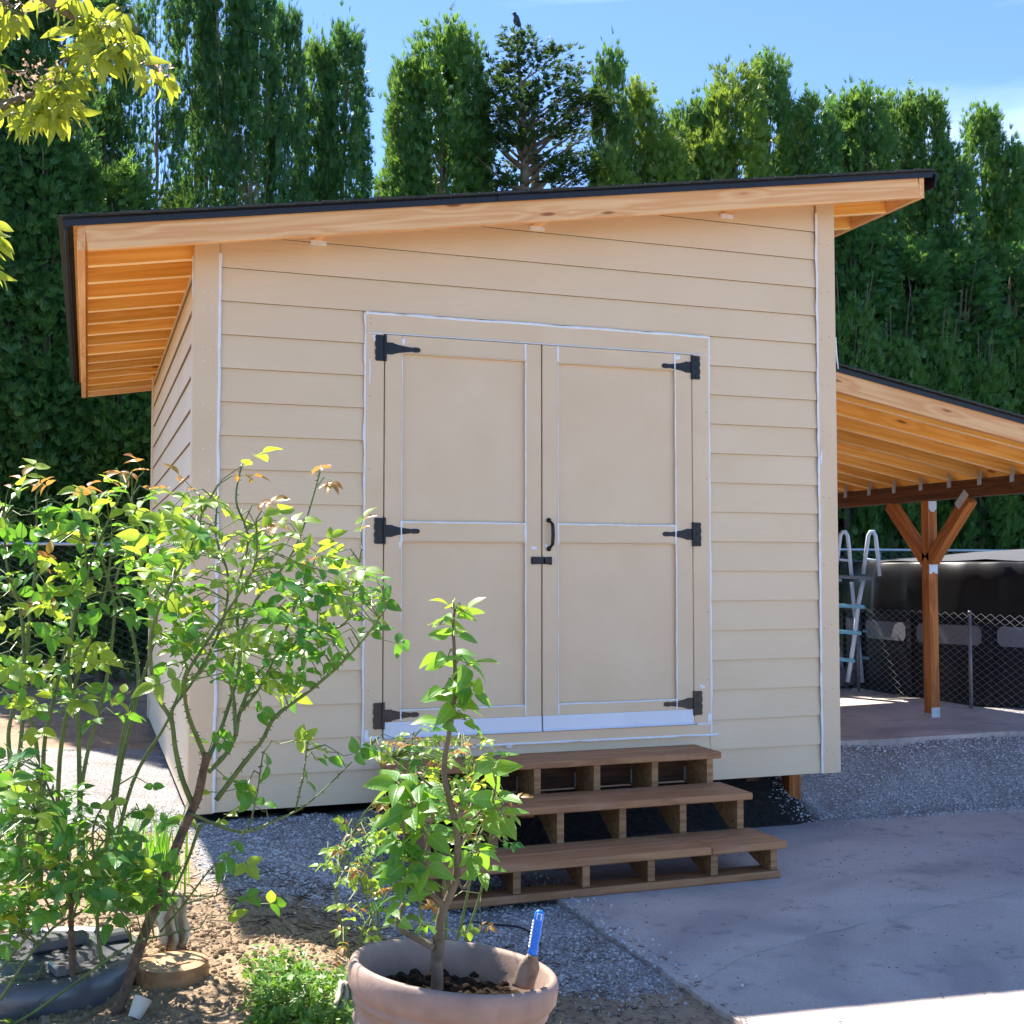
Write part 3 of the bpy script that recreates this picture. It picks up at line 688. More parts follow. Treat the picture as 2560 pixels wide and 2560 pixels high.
# ------------------------------------------------------------------ lean-to
lean = thing('lean_to_carport', (5.0, 2.0, .03), 'open lean-to with golden rafters on a brown post beside the tan shed', 'carport')
CS = -.186
def lb(x): return 2.395+CS*(x-3.885)
def ll(x, y, dz=0): return V((x, y, lb(x)+dz))
BX = 6.14
board('rake_fascia', ll(3.90, .035, .068), ll(6.5, .035, .068), (0, 0, 1), .136, .038, M['fir'], lean)
for i in range(12):
    y = .19+.355*i
    rf = board('rafter', ll(3.93, y, .07), ll(6.47, y, .07), (0, 0, 1), .14, .038, M['fir2'], lean, .004, M['firlit'])
    b = MB(); b.bar((BX-.052, y-.028, lb(BX)-.05), (BX-.052, y-.028, lb(BX)+.06), (1, 0, 0), .03, .004); b.bar((BX-.052, y-.024, lb(BX)-.03), (BX-.052, y+.01, lb(BX)-.03), (0, 0, 1), .05, .003); b.obj('rafter_tie', M['galv'], rf)
board('ledger', (3.925, .06, lb(3.92)+.07), (3.925, 4.2, lb(3.92)+.07), (0, 0, 1), .14, .036, M['fir2'], lean)
board('eave_fascia', (6.492, .0, lb(6.49)+.07), (6.492, 4.2, lb(6.49)+.07), (0, 0, 1), .14, .038, M['fir'], lean)
roof_sheet('roof_deck', 3.91, 6.53, .01, 4.25, lambda x: lb(x)+.142, .012, M['fir'], lean)
b = MB(); drip_rake(b, .008, 1, 3.91, 6.56, lambda x: lb(x)+.12); b.obj('drip_edge', M['drip'], lean)
shingles(6.56, 3.91, -.01, 4.27, lambda x: lb(x)+.158, lean, -1, sd=4)
BZ = lb(BX)-.002
board('beam', (BX, -.9+.95, BZ-.07), (BX, 4.22, BZ-.07), (0, 0, 1), .14, .09, M['beamwood'], lean)
PYY = 1.915
post_ = box('post', (BX-.045, PYY-.045, .06), (BX+.045, PYY+.045, BZ-.142), M['cedar'], lean)
box('post', (BX-.045, 4.05, .06), (BX+.045, 4.14, BZ-.142), M['cedar'], lean)
box('post', (BX-.045, .06, gz(BX, .06)-.05), (BX+.045, .15, BZ-.142), M['cedar'], lean)
for s in (-1, 1):
    board('brace', (BX, PYY+s*.03, 1.33), (BX, PYY+s*.50, BZ-.15), (1, 0, 0), .09, .10, M['cedar'], lean)
    if s > 0: continue
    b = MB(); b.bar((BX-.047, PYY+s*.40, BZ-.21), (BX-.047, PYY+s*.52, BZ-.10), (0, 1, 0), .07, .003); b.obj('brace_plate', M['galv'], lean)
b = MB(); b.prism([(BX-.04, BZ-.145), (BX+.04, BZ-.145), (BX+.04, BZ-.205), (BX+.015, BZ-.235), (BX-.015, BZ-.235), (BX-.04, BZ-.205)], 'y', PYY-.049, PYY-.0455); b.obj('post_cap_plate', M['ladderwhite'], post_)
b = MB(); b.prism([(BX-.042, 1.30), (BX+.042, 1.30), (BX+.042, 1.22), (BX+.02, 1.22), (BX, 1.24), (BX-.02, 1.22), (BX-.042, 1.22)], 'y', PYY-.049, PYY-.0455); b.obj('brace_plate', M['ladderwhite'], post_)
b = MB(); b.bar((BX, PYY-.048, .11), (BX, PYY-.048, .02), (1, 0, 0), .086, .004); b.bar((BX-.035, PYY, .035), (BX+.035, PYY, .035), (0, 1, 0), .08, .05); b.bar((BX, PYY+.048, .11), (BX, PYY+.048, .02), (1, 0, 0), .086, .004); b.obj('post_base', M['galv'], post_)

# ------------------------------------------------------------------ steps
steps = thing('wooden_steps', (1.94, -.5, LOW), 'three brown wooden steps with open risers below the double doors', 'steps')
tz = (-.145, .045, .217); ty = (-1.005, -.672, -.335); td_ = (.36, .36, .32)
for z, y, dd in zip(tz, ty, td_):
    w = dd/2-.002
    for k in (0, 1):
        yc = y+.002+w/2+k*(w+.004)
        if k == 0 and z < -.1:   # lowest front board is in two lengths
            board('tread_board', (.985, yc, z-.0185), (2.462, yc, z-.0185), (0, 1, 0), w, .037, M['step'], steps, .005); board('tread_board', (2.466, yc, z-.0185), (2.898, yc, z-.0185), (0, 1, 0), w, .037, M['step'], steps, .005)
        else: board('tread_board', (.985+U(0, .006), yc, z-.0185), (2.898-U(0, .004), yc, z-.0185), (0, 1, 0), w, .037, M['step'], steps, .005)
zt = [z-.038 for z in tz]
for x in (1.075, 1.425, 1.782, 2.132, 2.484, 2.830):
    b = MB()
    poly = [(-.985, zt[0]), (-.985, LOW+.042), (-.93, LOW+.042), (-.02, .02), (-.02, zt[2]), (-.315, zt[2]), (-.315, zt[1]), (-.65, zt[1]), (-.65, zt[0])]
    # saw-tooth stringer: built as three quads plus web so that faces stay convex
    b.prism([(-.985, LOW+.042), (-.88, LOW+.042), (-.65, zt[0]-.03), (-.65, zt[0]), (-.985, zt[0])], 'x', x-.019, x+.019)
    b.prism([(-.6499, zt[0]-.03), (-.315, zt[1]-.03), (-.315, zt[1]), (-.6499, zt[1])], 'x', x-.019, x+.019)
    b.prism([(-.3149, zt[1]-.03), (-.025, zt[2]-.17), (-.025, zt[2]), (-.3149, zt[2])], 'x', x-.019, x+.019)
    o = obj('stringer', b.v, b.f, M['stepend'], steps)
board('base_board', (1.0, -.93, LOW+.02), (2.86, -.93, LOW+.02), (0, 1, 0), .14, .038, M['step'], steps, .005)
for x in (1.782, 2.132, 2.484, 2.830):
    b = MB(); b.bar((x-.024, -.06, .06), (x-.024, -.03, .06), (0, 0, 1), .08, .004); b.obj('stringer_hanger', M['galv'], steps)
# dark board added to give the shade behind the top tread


box('shade_board', (1.0, -.045, .015), (2.86, -.027, .165), M['darkwood'], steps)
# ------------------------------------------------------------------ chain link fences
def chain_link(name, pts, h, pitch, label, z0f, post_at, rail=True, wr=.0016):
    c = sum((V((p[0], p[1], 0)) for p in pts), V((0, 0, 0)))/len(pts)
    th = thing(name, (c.x, c.y, 0), label, 'fence')
    b = MB(); seg = []; tot = 0
    for i in range(len(pts)-1):
        a, d = V((*pts[i], 0)), V((*pts[i+1], 0)); seg.append((a, d, (d-a).length))
    def pos(s):
        for a, d, ln in seg:
            if s <= ln+1e-6: return a+(d-a)*(s/ln)
            s -= ln
        return seg[-1][1]
    tot = sum(s[2] for s in seg); n = int(tot/pitch); m = int(h/(pitch*.55))
    dz = h/m
    wires = b
    for i in range(n):
        s0 = i*pitch; prev = None
        for k in range(m+1):
            s = s0+pitch*(.5 if (k+i) % 2 else -.5); p = pos(max(0, min(s, tot))); z = z0f(p.x, p.y)+.03+k*dz
            q = V((p.x, p.y, z)) + V((0, .002 if k % 2 else -.002, 0))
            if prev is not None:
                # thin three-sided wire
                ax = (q-prev).normalized(); r0 = ax.orthogonal().normalized(); r1 = ax.cross(r0); base = len(b.v)
                for pt in (prev, q):
                    for j in range(3):
                        t = j*2.094; b.v.append(tuple(pt+(r0*math.cos(t)+r1*math.sin(t))*wr))
                for j in range(3): b.f.append((base+j, base+(j+1) % 3, base+3+(j+1) % 3, base+3+j)); b.mi.append(0)
            prev = q
    o = b.obj('wire_mesh', M['fencewire'], th); o['kind'] = 'stuff'
    for s in post_at:
        p = pos(s); b = MB(); z = z0f(p.x, p.y); b.tube([(p.x, p.y+.03, z-.1), (p.x, p.y+.03, z+h+.03)], .024 if rail else .016, 10); b.tube([(p.x, p.y+.03, z+h+.03), (p.x, p.y+.03, z+h+.05)], [.028 if rail else .02, .012], 10); b.obj('post', M['rail' if rail else 'fencewire'], th, True)
    if rail:
        b = MB(); b.tube([V((*p, z0f(*p)+h+.02)) for p in pts], .02, 10); b.obj('top_rail', M['rail'], th, True)
    return th
chain_link('chain_link_fence', [(-5.5, 6.9), (15.0, 7.2)], 1.47, .065, 'tall chain-link fence with pipe rail running in front of the evergreens', lambda x, y: .03, [.5, 3.4, 6.2, 9, 12, 13.35, 15, 18, 20.3])
chain_link('pool_fence', [(4.0, 3.9), (6.82, 3.85), (6.88, .7)], .82, .057, 'low sagging chain-link fence around the black pool', lambda x, y: .02, [2.82, 4.42, 5.9], rail=False)

# ------------------------------------------------------------------ pool
PC = V((9.35, 3.55, 0)); PR = 2.38
pool = thing('above_ground_pool', (PC.x, PC.y, .02), 'round above-ground pool with dark walls under a black cover', 'pool')
def ringpts(r, z, n=96): return [(PC.x+r*math.cos(2*math.pi*i/n), PC.y+r*math.sin(2*math.pi*i/n), z) for i in range(n)]
b = MB(); b.lathe([(PR, 0), (PR, 1.26)], (PC.x, PC.y, .02), 96); b.obj('pool_wall', M['poolwall'], pool, True)
b = MB(); n = 192; rows = [(0.03, .83), (.04, .9), (.03, 1.15), (.02, 1.31), (-.03, 1.335), (-.25, 1.33)]
for k, (dr, z) in enumerate(rows):
    for i in range(n):
        t = 2*math.pi*i/n; w = (1-k/5)
        r = PR+dr+(.07*noise.noise(V((math.cos(t)*7, math.sin(t)*7, z*1.0)))+.05*noise.noise(V((math.cos(t)*19, math.sin(t)*19, z*1.2))))*max(0, w)
        b.v.append((PC.x+r*math.cos(t), PC.y+r*math.sin(t), z+(.02*noise.noise(V((math.cos(t)*5, math.sin(t)*5, 1))) if k < 2 else 0)))
for k in range(len(rows)-1):
    for i in range(n): a, c = k*n+i, k*n+(i+1) % n; b.f.append((a, c, c+n, a+n)); b.mi.append(0)
b.obj('cover_skirt', M['cover'], pool, True)
b = MB(); prof = [(PR-.02, 1.338), (PR-.3, 1.355), (PR-.8, 1.39), (PR-1.3, 1.44), (PR-1.9, 1.48), (.05, 1.5)]; b.lathe(prof, (PC.x, PC.y, 0), 96)
b.v = [(x, y, z+.02*noise.noise(V((x*3, y*3, 0)))) for x, y, z in b.v]; b.obj('cover_top', M['coverpale'], pool, True)
for i in range(18):
    t = 2*math.pi*(i+.35)/18; r = PR+.02; p = V((PC.x+r*math.cos(t), PC.y+r*math.sin(t), 0)); d = V((-math.sin(t), math.cos(t), 0))
    b = MB(); b.bar(p+V((0, 0, .02)), p+V((0, 0, .83)), d, .05, .03); b.obj('pool_upright', M['poolwall'], pool)
    # band plates between the uprights
    b = MB(); m = 8; vs = []; fs = []
    for j in range(m+1):
        tt = t+.03+(2*math.pi/18-.06)*(0, .05, .2, .35, .5, .65, .8, .95, 1)[j]; e = .04 if j in (0, m) else 0; rr = PR+.008
        vs += [(PC.x+rr*math.cos(tt), PC.y+rr*math.sin(tt), .56+e), (PC.x+rr*math.cos(tt), PC.y+rr*math.sin(tt), .74-e)]
    for j in range(m): fs.append((2*j, 2*j+2, 2*j+3, 2*j+1))
    obj('band_plate', vs, fs, M['band'], pool)

# ------------------------------------------------------------------ pool ladder
lad = thing('pool_ladder', (7.2, 4.6, .03), 'pale A-frame pool ladder with blue treads behind the low fence', 'ladder')
LD = 11.9
def LP(px, py, dd=0): return PD(px, py, LD+dd)
for dx in (0, 70):
    b = MB()
    b.tube([LP(2088+dx, 1435), LP(2098+dx, 1360), LP(2101+dx, 1338), LP(2107+dx, 1329), LP(2113+dx, 1329), LP(2119+dx, 1340), LP(2122+dx, 1365), LP(2129+dx, 1440)], .02, 8); hr = b.obj('hand_rail', M['ladderwhite'], lad, True)
    b = MB(); b.tube([LP(2094+dx, 1398, .02), LP(2125+dx, 1402, .02)], .012, 6); b.obj('rail_rung', M['ladderwhite'], hr, True)
def lbar(n, x0, y0, x1, y1, w, m, dd=0, t=.03):
    b = MB(); b.bar(LP(x0, y0, dd), LP(x1, y1, dd), (0, 0, 1), w, t); b.obj(n, M[m], lad)
lbar('platform', 2082, 1441, 2168, 1446, .03, 'band', .05, .3); lbar('platform_edge', 2082, 1449, 2104, 1450, .03, 'ladderblue'); lbar('platform_edge', 2148, 1449, 2165, 1452, .035, 'ladderblue', -.02)
for x0, y0, x1, y1 in ((2084, 1513, 2158, 1517), (2086, 1578, 2150, 1583), (2086, 1646, 2134, 1652)): lbar('tread', x0, y0, x1, y1, .035, 'ladderblue', -.02, .1)
for x0, y0, x1, y1 in ((2160, 1578, 2176, 1579), (2144, 1644, 2175, 1645), (2150, 1517, 2170, 1519)): lbar('tread', x0, y0, x1, y1, .025, 'ladderblue', .4, .08)
b = MB(); b.tube([LP(2158, 1450, -.03), LP(2146, 1510, -.03), LP(2138, 1580, -.03), LP(2128, 1650, -.03), LP(2119, 1705, -.03)], .022, 8); b.obj('side_rail', M['ladderwhite'], lad, True)
b = MB(); b.tube([LP(2129, 1455, .3), LP(2136, 1530, .3), LP(2144, 1590, .3), LP(2150, 1640, .3), LP(2156, 1706, .3)], .02, 8); b.obj('side_rail', M['ladderwhite'], lad, True)
b = MB(); b.tube([LP(2060, 1455, -.03), LP(2052, 1530, -.03), LP(2040, 1650, -.03), LP(2034, 1705, -.03)], .022, 8); b.obj('side_rail', M['ladderwhite'], lad, True)
# crumpled clear plastic at the ladder foot
b = MB(); c = PZ(2140, 1722, .03); n = 9
for j in range(n):
    for i in range(n):
        u, w = i/(n-1)-.5, j/(n-1)-.5; b.v.append((c.x+u*.45, c.y+.25+w*.4, gz(c.x, c.y)+.02+.16*max(0, (1-4*u*u)*(1-4*w*w))+.06*abs(noise.noise(V((i*1.3, j*1.3, 3))))))
for j in range(n-1):
    for i in range(n-1): a = j*n+i; b.f.append((a, a+1, a+n+1, a+n)); b.mi.append(0)
o = b.obj('plastic_sheet', M['coverpale']); tag(o, 'crumpled grey plastic sheet lying at the foot of the pool ladder', 'plastic sheet')

#PLANTS
# ------------------------------------------------------------------ evergreens behind the fence
def fan(b, p, d, s, ln, k, spread, wd, mi=0):
    """flat spray of k narrow blades sharing one base point"""
    base = len(b.v); b.v.append(tuple(p)); nrm = d.cross(s)
    for i in range(k):
        a = spread*((i+.5)/k-.5)*2+U(-.12, .12); dd = d*math.cos(a)+s*math.sin(a); ss = s*math.cos(a)-d*math.sin(a)
        l = ln*(1-.35*abs(a)/max(spread, .01))*U(.75, 1.1); w = wd*U(.7, 1.3); c = nrm*U(-.25, .25)*l
        q = len(b.v)
        b.v += [tuple(p+dd*(l*.45)+ss*w+c*.3), tuple(p+dd*l+c), tuple(p+dd*(l*.5)-ss*w+c*.3)]
        b.f.append((base, q, q+1, q+2)); b.mi.append(mi)
def arbor_proto(seed, H, Rr, tufts, per, ln, bare=0.0, mat=0, point=.5, wd=.014):
    rs = random.Random(seed); b = MB()
    def prof(t):
        r = min(1, .7+.6*t)
        if t > .6: r *= max(.05, 1-((t-.6)/.41)**(3.2-2.2*point))**.6
        return Rr*r
    for i in range(tufts):
        t = rs.random()**.85*.955; an = rs.uniform(0, 2*math.pi)
        if bare and t < .72 and rs.random() < bare*(1-t*.7): continue
        lump = 1+.22*noise.noise(V((math.cos(an)*1.6+seed, math.sin(an)*1.6, t*6)))+.12*noise.noise(V((math.cos(an)*4, math.sin(an)*4+seed, t*17)))
        r = prof(t)*lump*rs.uniform(.72, 1.02); z = .25+t*(H-.35)
        c = V((math.cos(an)*r, math.sin(an)*r, z)); out = V((math.cos(an), math.sin(an), 0))
        for k in range(per):
            p = c+V((rs.gauss(0, .075), rs.gauss(0, .075), rs.gauss(0, .12)))
            d = (out*rs.uniform(.25, 1.0)+V((0, 0, rs.uniform(.35, 1.2)))+V((rs.gauss(0, .3), rs.gauss(0, .3), 0))).normalized()
            s = d.cross(V((rs.gauss(0, 1), rs.gauss(0, 1), rs.gauss(0, .6)))).normalized()
            fan(b, p, d, s, ln*rs.uniform(.7, 1.25), 7, .85, wd)
    # wispy leader
    for k in range(60):
        p = V((rs.gauss(0, .05), rs.gauss(0, .05), H-.3-rs.random()*.5)); d = V((rs.gauss(0, .22), rs.gauss(0, .22), 1)).normalized(); fan(b, p, d, d.orthogonal().normalized(), ln*1.1, 4, .4, wd*.8)
    crown = mesh('crown', b.v, b.f, M['arbor'][mat])
    t = MB(); n = 8; t.tube([(.05*math.sin(i*1.3), .05*math.cos(i*1.7), H*.9*i/n) for i in range(n+1)], [.085*(1-.85*i/n) for i in range(n+1)], 6)
    for i in range(46 if bare else 26):
        z = rs.uniform(.4, H*.8); an = rs.uniform(0, 6.28); r = prof(z/H)*rs.uniform(.5, .95); o = V((math.cos(an), math.sin(an), 0))
        t.tube([V((0, 0, z)), o*(r*.45)+V((0, 0, z+.25)), o*r+V((0, 0, z+.9+rs.random()*.6))], [.016, .01, .004], 4)
    trunk = mesh('trunk', t.v, t.f, M['treebark'])
    return crown, trunk
PROTO = [
    arbor_proto(11, 8, .5, 410, 21, .145, .03, 0, .1, .0092),
    arbor_proto(12, 8, .5, 410, 21, .145, .03, 1, .25, .0092),
    arbor_proto(13, 8, .5, 330, 19, .14, .5, 0, .25, .0085),
    arbor_proto(14, 8, .5, 410, 21, .145, .03, 2, .35, .0092),
    arbor_proto(15, 8, .5, 250, 14, .125, .8, 0, .4, .0078),
    arbor_proto(16, 8, .5, 390, 21, .145, .1, 1, .45, .0092),
    arbor_proto(17, 4, .62, 320, 21, .145, 0, 1, .25, .0092),
]
def evergreen(px, top, hw, Y, proto, label, group=None, z0=0.0, lean=0):
    pt = PY(px, top, Y); dep = (pt-CAM).dot(fw); wm = hw*1.08/FPX*dep
    H = 4 if proto == 6 else 8; R0 = .62 if proto == 6 else .5
    sz = (pt.z-z0)/(H*.965); sx = wm/R0
    th = thing('arborvitae', (pt.x, Y, z0), label, 'tree', group)
    a = U(0, 6.28)
    for nm, me in (('crown', PROTO[proto][0]), ('trunk', PROTO[proto][1])):
        o = bpy.data.objects.new(nm, me); m = Matrix.Translation((pt.x, Y, z0)) @ Matrix.Rotation(a, 4, 'Z') @ Matrix.Diagonal((sx, sx, sz, 1)); link(o, m, th)
        if nm == 'crown': o['kind'] = 'stuff'
ORD = ('first', 'second', 'third', 'fourth', 'fifth', 'sixth', 'seventh', 'eighth', 'ninth', 'tenth', 'eleventh')
def row(lst, text, group, frm):
    """label each tree of a row by its rank counted from a landmark (frm=+1: landmark at the right end)"""
    for i, q in enumerate(sorted(lst, key=lambda t: -t[0]*frm)): evergreen(*q, text % ORD[i], group)
GL = 'arborvitae row rising above the low end of the shed roof'
GR = 'arborvitae row beyond the lean-to'
T1 = ((-60, -260, 90, 7.7, 0), (50, -200, 85, 8.0, 0), (165, -330, 75, 7.8, 2), (120, 330, 110, 7.5, 0), (285, 420, 105, 7.6, 5), (265, -120, 60, 9.0, 2), (-30, 250, 90, 7.4, 0), (30, -60, 70, 9.6, 1), (210, 250, 80, 9.4, 1))
row([t for t in T1 if t[1] < 0], '%s tall dark arborvitae out from the low eave of the shed', GL, 1)
row([t for t in T1 if t[1] >= 0], '%s lower dense arborvitae out from the low eave of the shed', 'arborvitae beside the low eave', 1)
row(((395, -90, 55, 8.4, 4), (330, 60, 45, 9.2, 4)), '%s thin half-bare arborvitae out from the slim bare-trunked trees', 'half-bare arborvitae', 1)
row(((455, 470, 60, 9.6, 3), (350, 540, 60, 9.9, 3)), '%s short bright arborvitae behind the half-bare pair over the roof', 'short bright arborvitae', 1)
row(((490, -80, 55, 8.6, 2), (570, -150, 62, 8.5, 2), (640, -40, 66, 8.3, 2), (525, 60, 50, 9.3, 4), (600, 140, 55, 9.5, 4)), '%s bare-trunked slim arborvitae counted back from the open sky gap', 'slim arborvitae over the shed roof', 1)
row(((718, 22, 44, 8.6, 0), (795, 105, 48, 8.9, 5), (862, 70, 55, 8.8, 0)), '%s slim dark full-crowned arborvitae from the open sky gap', 'arborvitae beside the sky gap', 1)
row(((1100, 68, 82, 9.0, 1), (1160, 75, 55, 9.2, 1), (1020, 160, 58, 9.1, 5), (1185, 300, 48, 9.5, 2)), '%s rounded arborvitae counted from the dark cypress to the sky gap', 'rounded arborvitae clump', 1)
row(((1525, 132, 46, 9.0, 5), (1585, 210, 62, 9.2, 3), (1655, 300, 70, 8.9, 3), (1545, 380, 60, 8.6, 3), (1705, 262, 46, 9.4, 1), (1770, 250, 55, 9.3, 5), (1835, 165, 76, 9.1, 3), (1925, 138, 58, 9.4, 1), (1770, 330, 70, 9.0, 3), (1985, 290, 48, 9.2, 3)), '%s bright arborvitae counted from the dark cypress to the high roof corner', 'bright arborvitae above the roof', -1)
T5 = ((2035, 243, 64, 9.2, 0), (2110, 250, 58, 9.6, 5), (2170, 222, 64, 9.3, 1), (2240, 240, 56, 9.6, 1), (2310, 245, 60, 9.3, 1), (2370, 370, 62, 9.1, 2), (2450, 275, 52, 9.4, 1), (2515, 360, 56, 9.1, 5), (2570, 390, 60, 9.5, 3), (2640, 380, 70, 9.3, 1), (2130, 560, 90, 8.6, 0), (2260, 600, 95, 8.5, 0), (2400, 640, 90, 8.5, 2), (2520, 620, 90, 8.6, 2))
row([t for t in T5 if t[1] < 500], '%s tall arborvitae outward from the high roof corner', GR, -1)
row([t for t in T5 if t[1] >= 500], '%s shorter shaded arborvitae outward from the high roof corner', 'shaded arborvitae below the roof corner', -1)
row([(a, b2, c, d, 6) for a, b2, c, d in ((2110, 780, 90, 8.0), (2225, 860, 80, 7.9), (2330, 850, 80, 8.0), (2440, 900, 80, 7.9), (2540, 880, 85, 8.0), (2640, 900, 85, 7.9))], '%s low bushy arborvitae along the lean-to roof from the shed wall', 'low arborvitae behind the lean-to', -1)
row([(a, b2, c, d, 6) for a, b2, c, d in ((30, 900, 100, 7.6), (150, 960, 95, 7.7), (260, 900, 90, 7.6), (370, 960, 80, 7.7), (-60, 960, 90, 7.6))], '%s low shaded arborvitae along the wire fence from the shed', 'low arborvitae by the wire fence', 1)

def cypress():
    rs = random.Random(5); Y = 9.0; tp = PY(1292, 78, Y); z0 = 0; H = tp.z; dep = (tp-CAM).dot(fw); sc = dep/FPX
    th = thing('cypress_tree', (tp.x, Y, 0), 'open dark cypress with layered ragged branches and a bird on top', 'tree')
    def at(px, py, dy=0): p = PY(px, py, Y+dy); return p
    t = MB(); trunk = [at(1300, 1300), at(1305, 900), at(1308, 600), at(1312, 420), at(1308, 300), at(1300, 200), at(1294, 130), at(1292, 72)]
    t.tube(trunk, [.14, .11, .085, .065, .045, .03, .018, .006], 8)
    t2 = [at(1345, 900, .3), at(1340, 480, .3), at(1335, 380, .3), at(1330, 300, .25), at(1340, 200, .2)]; t.tube(t2, [.09, .07, .05, .03, .01], 6)
    b = MB()
    tips = [(1262, 165), (1278, 120), (1320, 130), (1360, 125), (1395, 130), (1335, 165), (1265, 190), (1250, 180), (1410, 165), (1450, 180), (1380, 200), (1300, 215), (1350, 215), (1330, 250), (1430, 215), (1480, 235), (1240, 240), (1270, 265), (1215, 280), (1225, 235), (1290, 255), (1400, 245), (1440, 270), (1370, 290), (1310, 300), (1250, 310), (1420, 310), (1390, 335), (1340, 340), (1480, 300), (1285, 340), (1240, 355), (1450, 345), (1225, 400), (1260, 420), (1430, 390), (1400, 420), (1370, 400), (1460, 420), (1250, 450), (1410, 455), (1380, 440), (1300, 160), (1300, 110), (1290, 95), (1275, 300), (1235, 330), (1500, 260), (1465, 255)]
    for i, (x, y) in enumerate(tips+[(x+rs.gauss(0, 22), y+rs.gauss(0, 18)) for x, y in tips if y > 235]):
        dy = rs.uniform(-.6, .6)*min(1, (y-60)/200); c = at(x, y, dy)
        f = min(.95, max(0, (y-20)/420)); st = at(1308 if y > 200 else 1298, y+40+abs(x-1308)*.45, 0)
        t.tube([st, (st+c)/2+V((0, 0, -.03)), c], [.028*f+.006, .015*f+.005, .004], 5)
        out = V((c.x-st.x, c.y-st.y, 0)); out = out.normalized() if out.length > .02 else V((1, 0, 0))
        for k in range(38):
            p = c+V((rs.gauss(0, .12), rs.gauss(0, .13), rs.gauss(0, .045))); d = (out*rs.uniform(.2, 1)+V((rs.gauss(0, .5), rs.gauss(0, .5), rs.uniform(-.05, .55)))).normalized()
            s = d.cross(V((rs.gauss(0, .35), rs.gauss(0, .35), 1))).normalized(); fan(b, p, d, s, .13*rs.uniform(.7, 1.2), 7, .85, .0095)
    t.obj('trunk', M['treebark'], th, True); o = b.obj('crown', M['cypress'], th); o['kind'] = 'stuff'
    # bird
    bp = at(1292, 60); bt = thing('bird', bp, 'small dark bird perched on the tip of the cypress', 'bird')
    m = MB(); ax = (up*.95+rt*-.15+fw*.1).normalized(); side = fw
    prof = [(-.085, .004, 0), (-.075, .022, 0), (-.045, .042, 0), (-.01, .05, .004), (.03, .044, .006), (.055, .03, .002), (.07, .026, -.004), (.09, .029, -.008), (.108, .022, -.012), (.12, .006, -.014)]
    px_ = rt
    m.tube([bp+ax*(a+.06)+px_*c for a, r, c in prof], [r for a, r, c in prof], 12)
    m.tube([bp+ax*.155-px_*.03, bp+ax*.153-px_*.058], [.008, .001], 6)
    m.bar(bp+ax*.02+px_*.02, bp-ax*.10+px_*.062, fw, .03, .012)
    for q in (-.012, .012): m.tube([bp+ax*-.01+fw*q, bp-ax*.05+fw*q-px_*.005], .004, 5)
    for q in (-1, 1): m.bar(bp+ax*.11+fw*(.036*q)+px_*.012, bp-ax*.03+fw*(.03*q)+px_*.035, px_, .05, .014, .005)
    m.obj('body', M['bird'], bt, True)
cypress()

# ------------------------------------------------------------------ leaves
def leaf_geo(wd=.62, fold=.12, droop=.25, n=7, tip=1.0, wave=0.0, seed=0):
    vs, fs = [], []
    for i in range(n+1):
        t = i/n; w = wd/2*(math.sin(math.pi*min(1, t**.8*1.0))**.75)*(1-.15*t) if 0 < t < 1 else 0
        z = -droop*t*t
        if i in (0, n): vs.append((t, 0, z))
        else:
            wv = wave*math.sin(t*9+seed)
            vs += [(t-.02, -w, z+fold*w*2+wv), (t, 0, z), (t-.02, w, z+fold*w*2-wv)]
    fs += [(0, 2, 1), (0, 3, 2)]
    for i in range(n-2):
        a = 1+3*i; fs += [(a, a+1, a+4, a+3), (a+1, a+2, a+5, a+4)]
    a = 1+3*(n-2); e = len(vs)-1; fs += [(a, a+1, e), (a+1, a+2, e)]
    return vs, fs
LEAF = {}
for key, mat_, args in (('rose0', 'rose0', (.72, .12, .18)), ('rose0b', 'rose0', (.64, .2, .35)), ('rose1', 'rose1', (.7, .15, .2)), ('rose1b', 'rose1', (.6, .22, .4)), ('rose2', 'rose2', (.5, .25, .3)),
                        ('apple', 'apple', (.62, .15, .2)), ('appleb', 'apple', (.56, .22, .4)), ('cherry', 'cherry', (.46, .14, .3)), ('cherryb', 'cherry', (.42, .25, .55))):
    vs, fs = leaf_geo(*args, wave=.015, seed=len(key)); LEAF[key] = (vs, fs, mesh('leaf', vs, fs, M[mat_], True), mat_)
class Foliage:
    """collects leaves of one plant: the largest 300 become objects, the rest one joined part"""
    def __init__(s, parent): s.parent = parent; s.L = []
    def leaf(s, p, d, nrm, ln, key):
        d = V(d).normalized(); n = V(nrm); n = n-d*n.dot(d); n = n.normalized() if n.length > 1e-4 else d.orthogonal().normalized(); y = n.cross(d)
        m = Matrix((d*ln, y*ln, n*ln)).transposed().to_4x4(); m.translation = p; s.L.append((ln, m, key))
    def done(s):
        s.L.sort(key=lambda q: -q[0]); pw = W[s.parent.name].inverted()
        for ln, m, key in s.L[:300]:
            o = bpy.data.objects.new('leaf', LEAF[key][2]); COL.objects.link(o); o.parent = s.parent; o.matrix_basis = pw @ m
        rest = {}
        for ln, m, key in s.L[300:]: rest.setdefault(LEAF[key][3], []).append((m, key))
        for mt, lst in rest.items():
            b = MB()
            for m, key in lst: b.add([m @ V(v) for v in LEAF[key][0]], LEAF[key][1])
            o = b.obj('small_leaves', M[mt], s.parent, True); o['kind'] = 'stuff'
def smooth_line(pts, n=5):
    out = []; P = [V(p) for p in pts]
    for i in range(len(P)-1):
        p0, p1, p2, p3 = P[max(0, i-1)], P[i], P[i+1], P[min(len(P)-1, i+2)]
        for k in range(n):
            t = k/n; out.append(.5*((2*p1)+(p2-p0)*t+(2*p0-5*p1+4*p2-p3)*t*t+(3*p1-p0-3*p2+p3)*t*t*t))
    return out+[P[-1]]
toC = lambda p: (CAM-p).normalized()
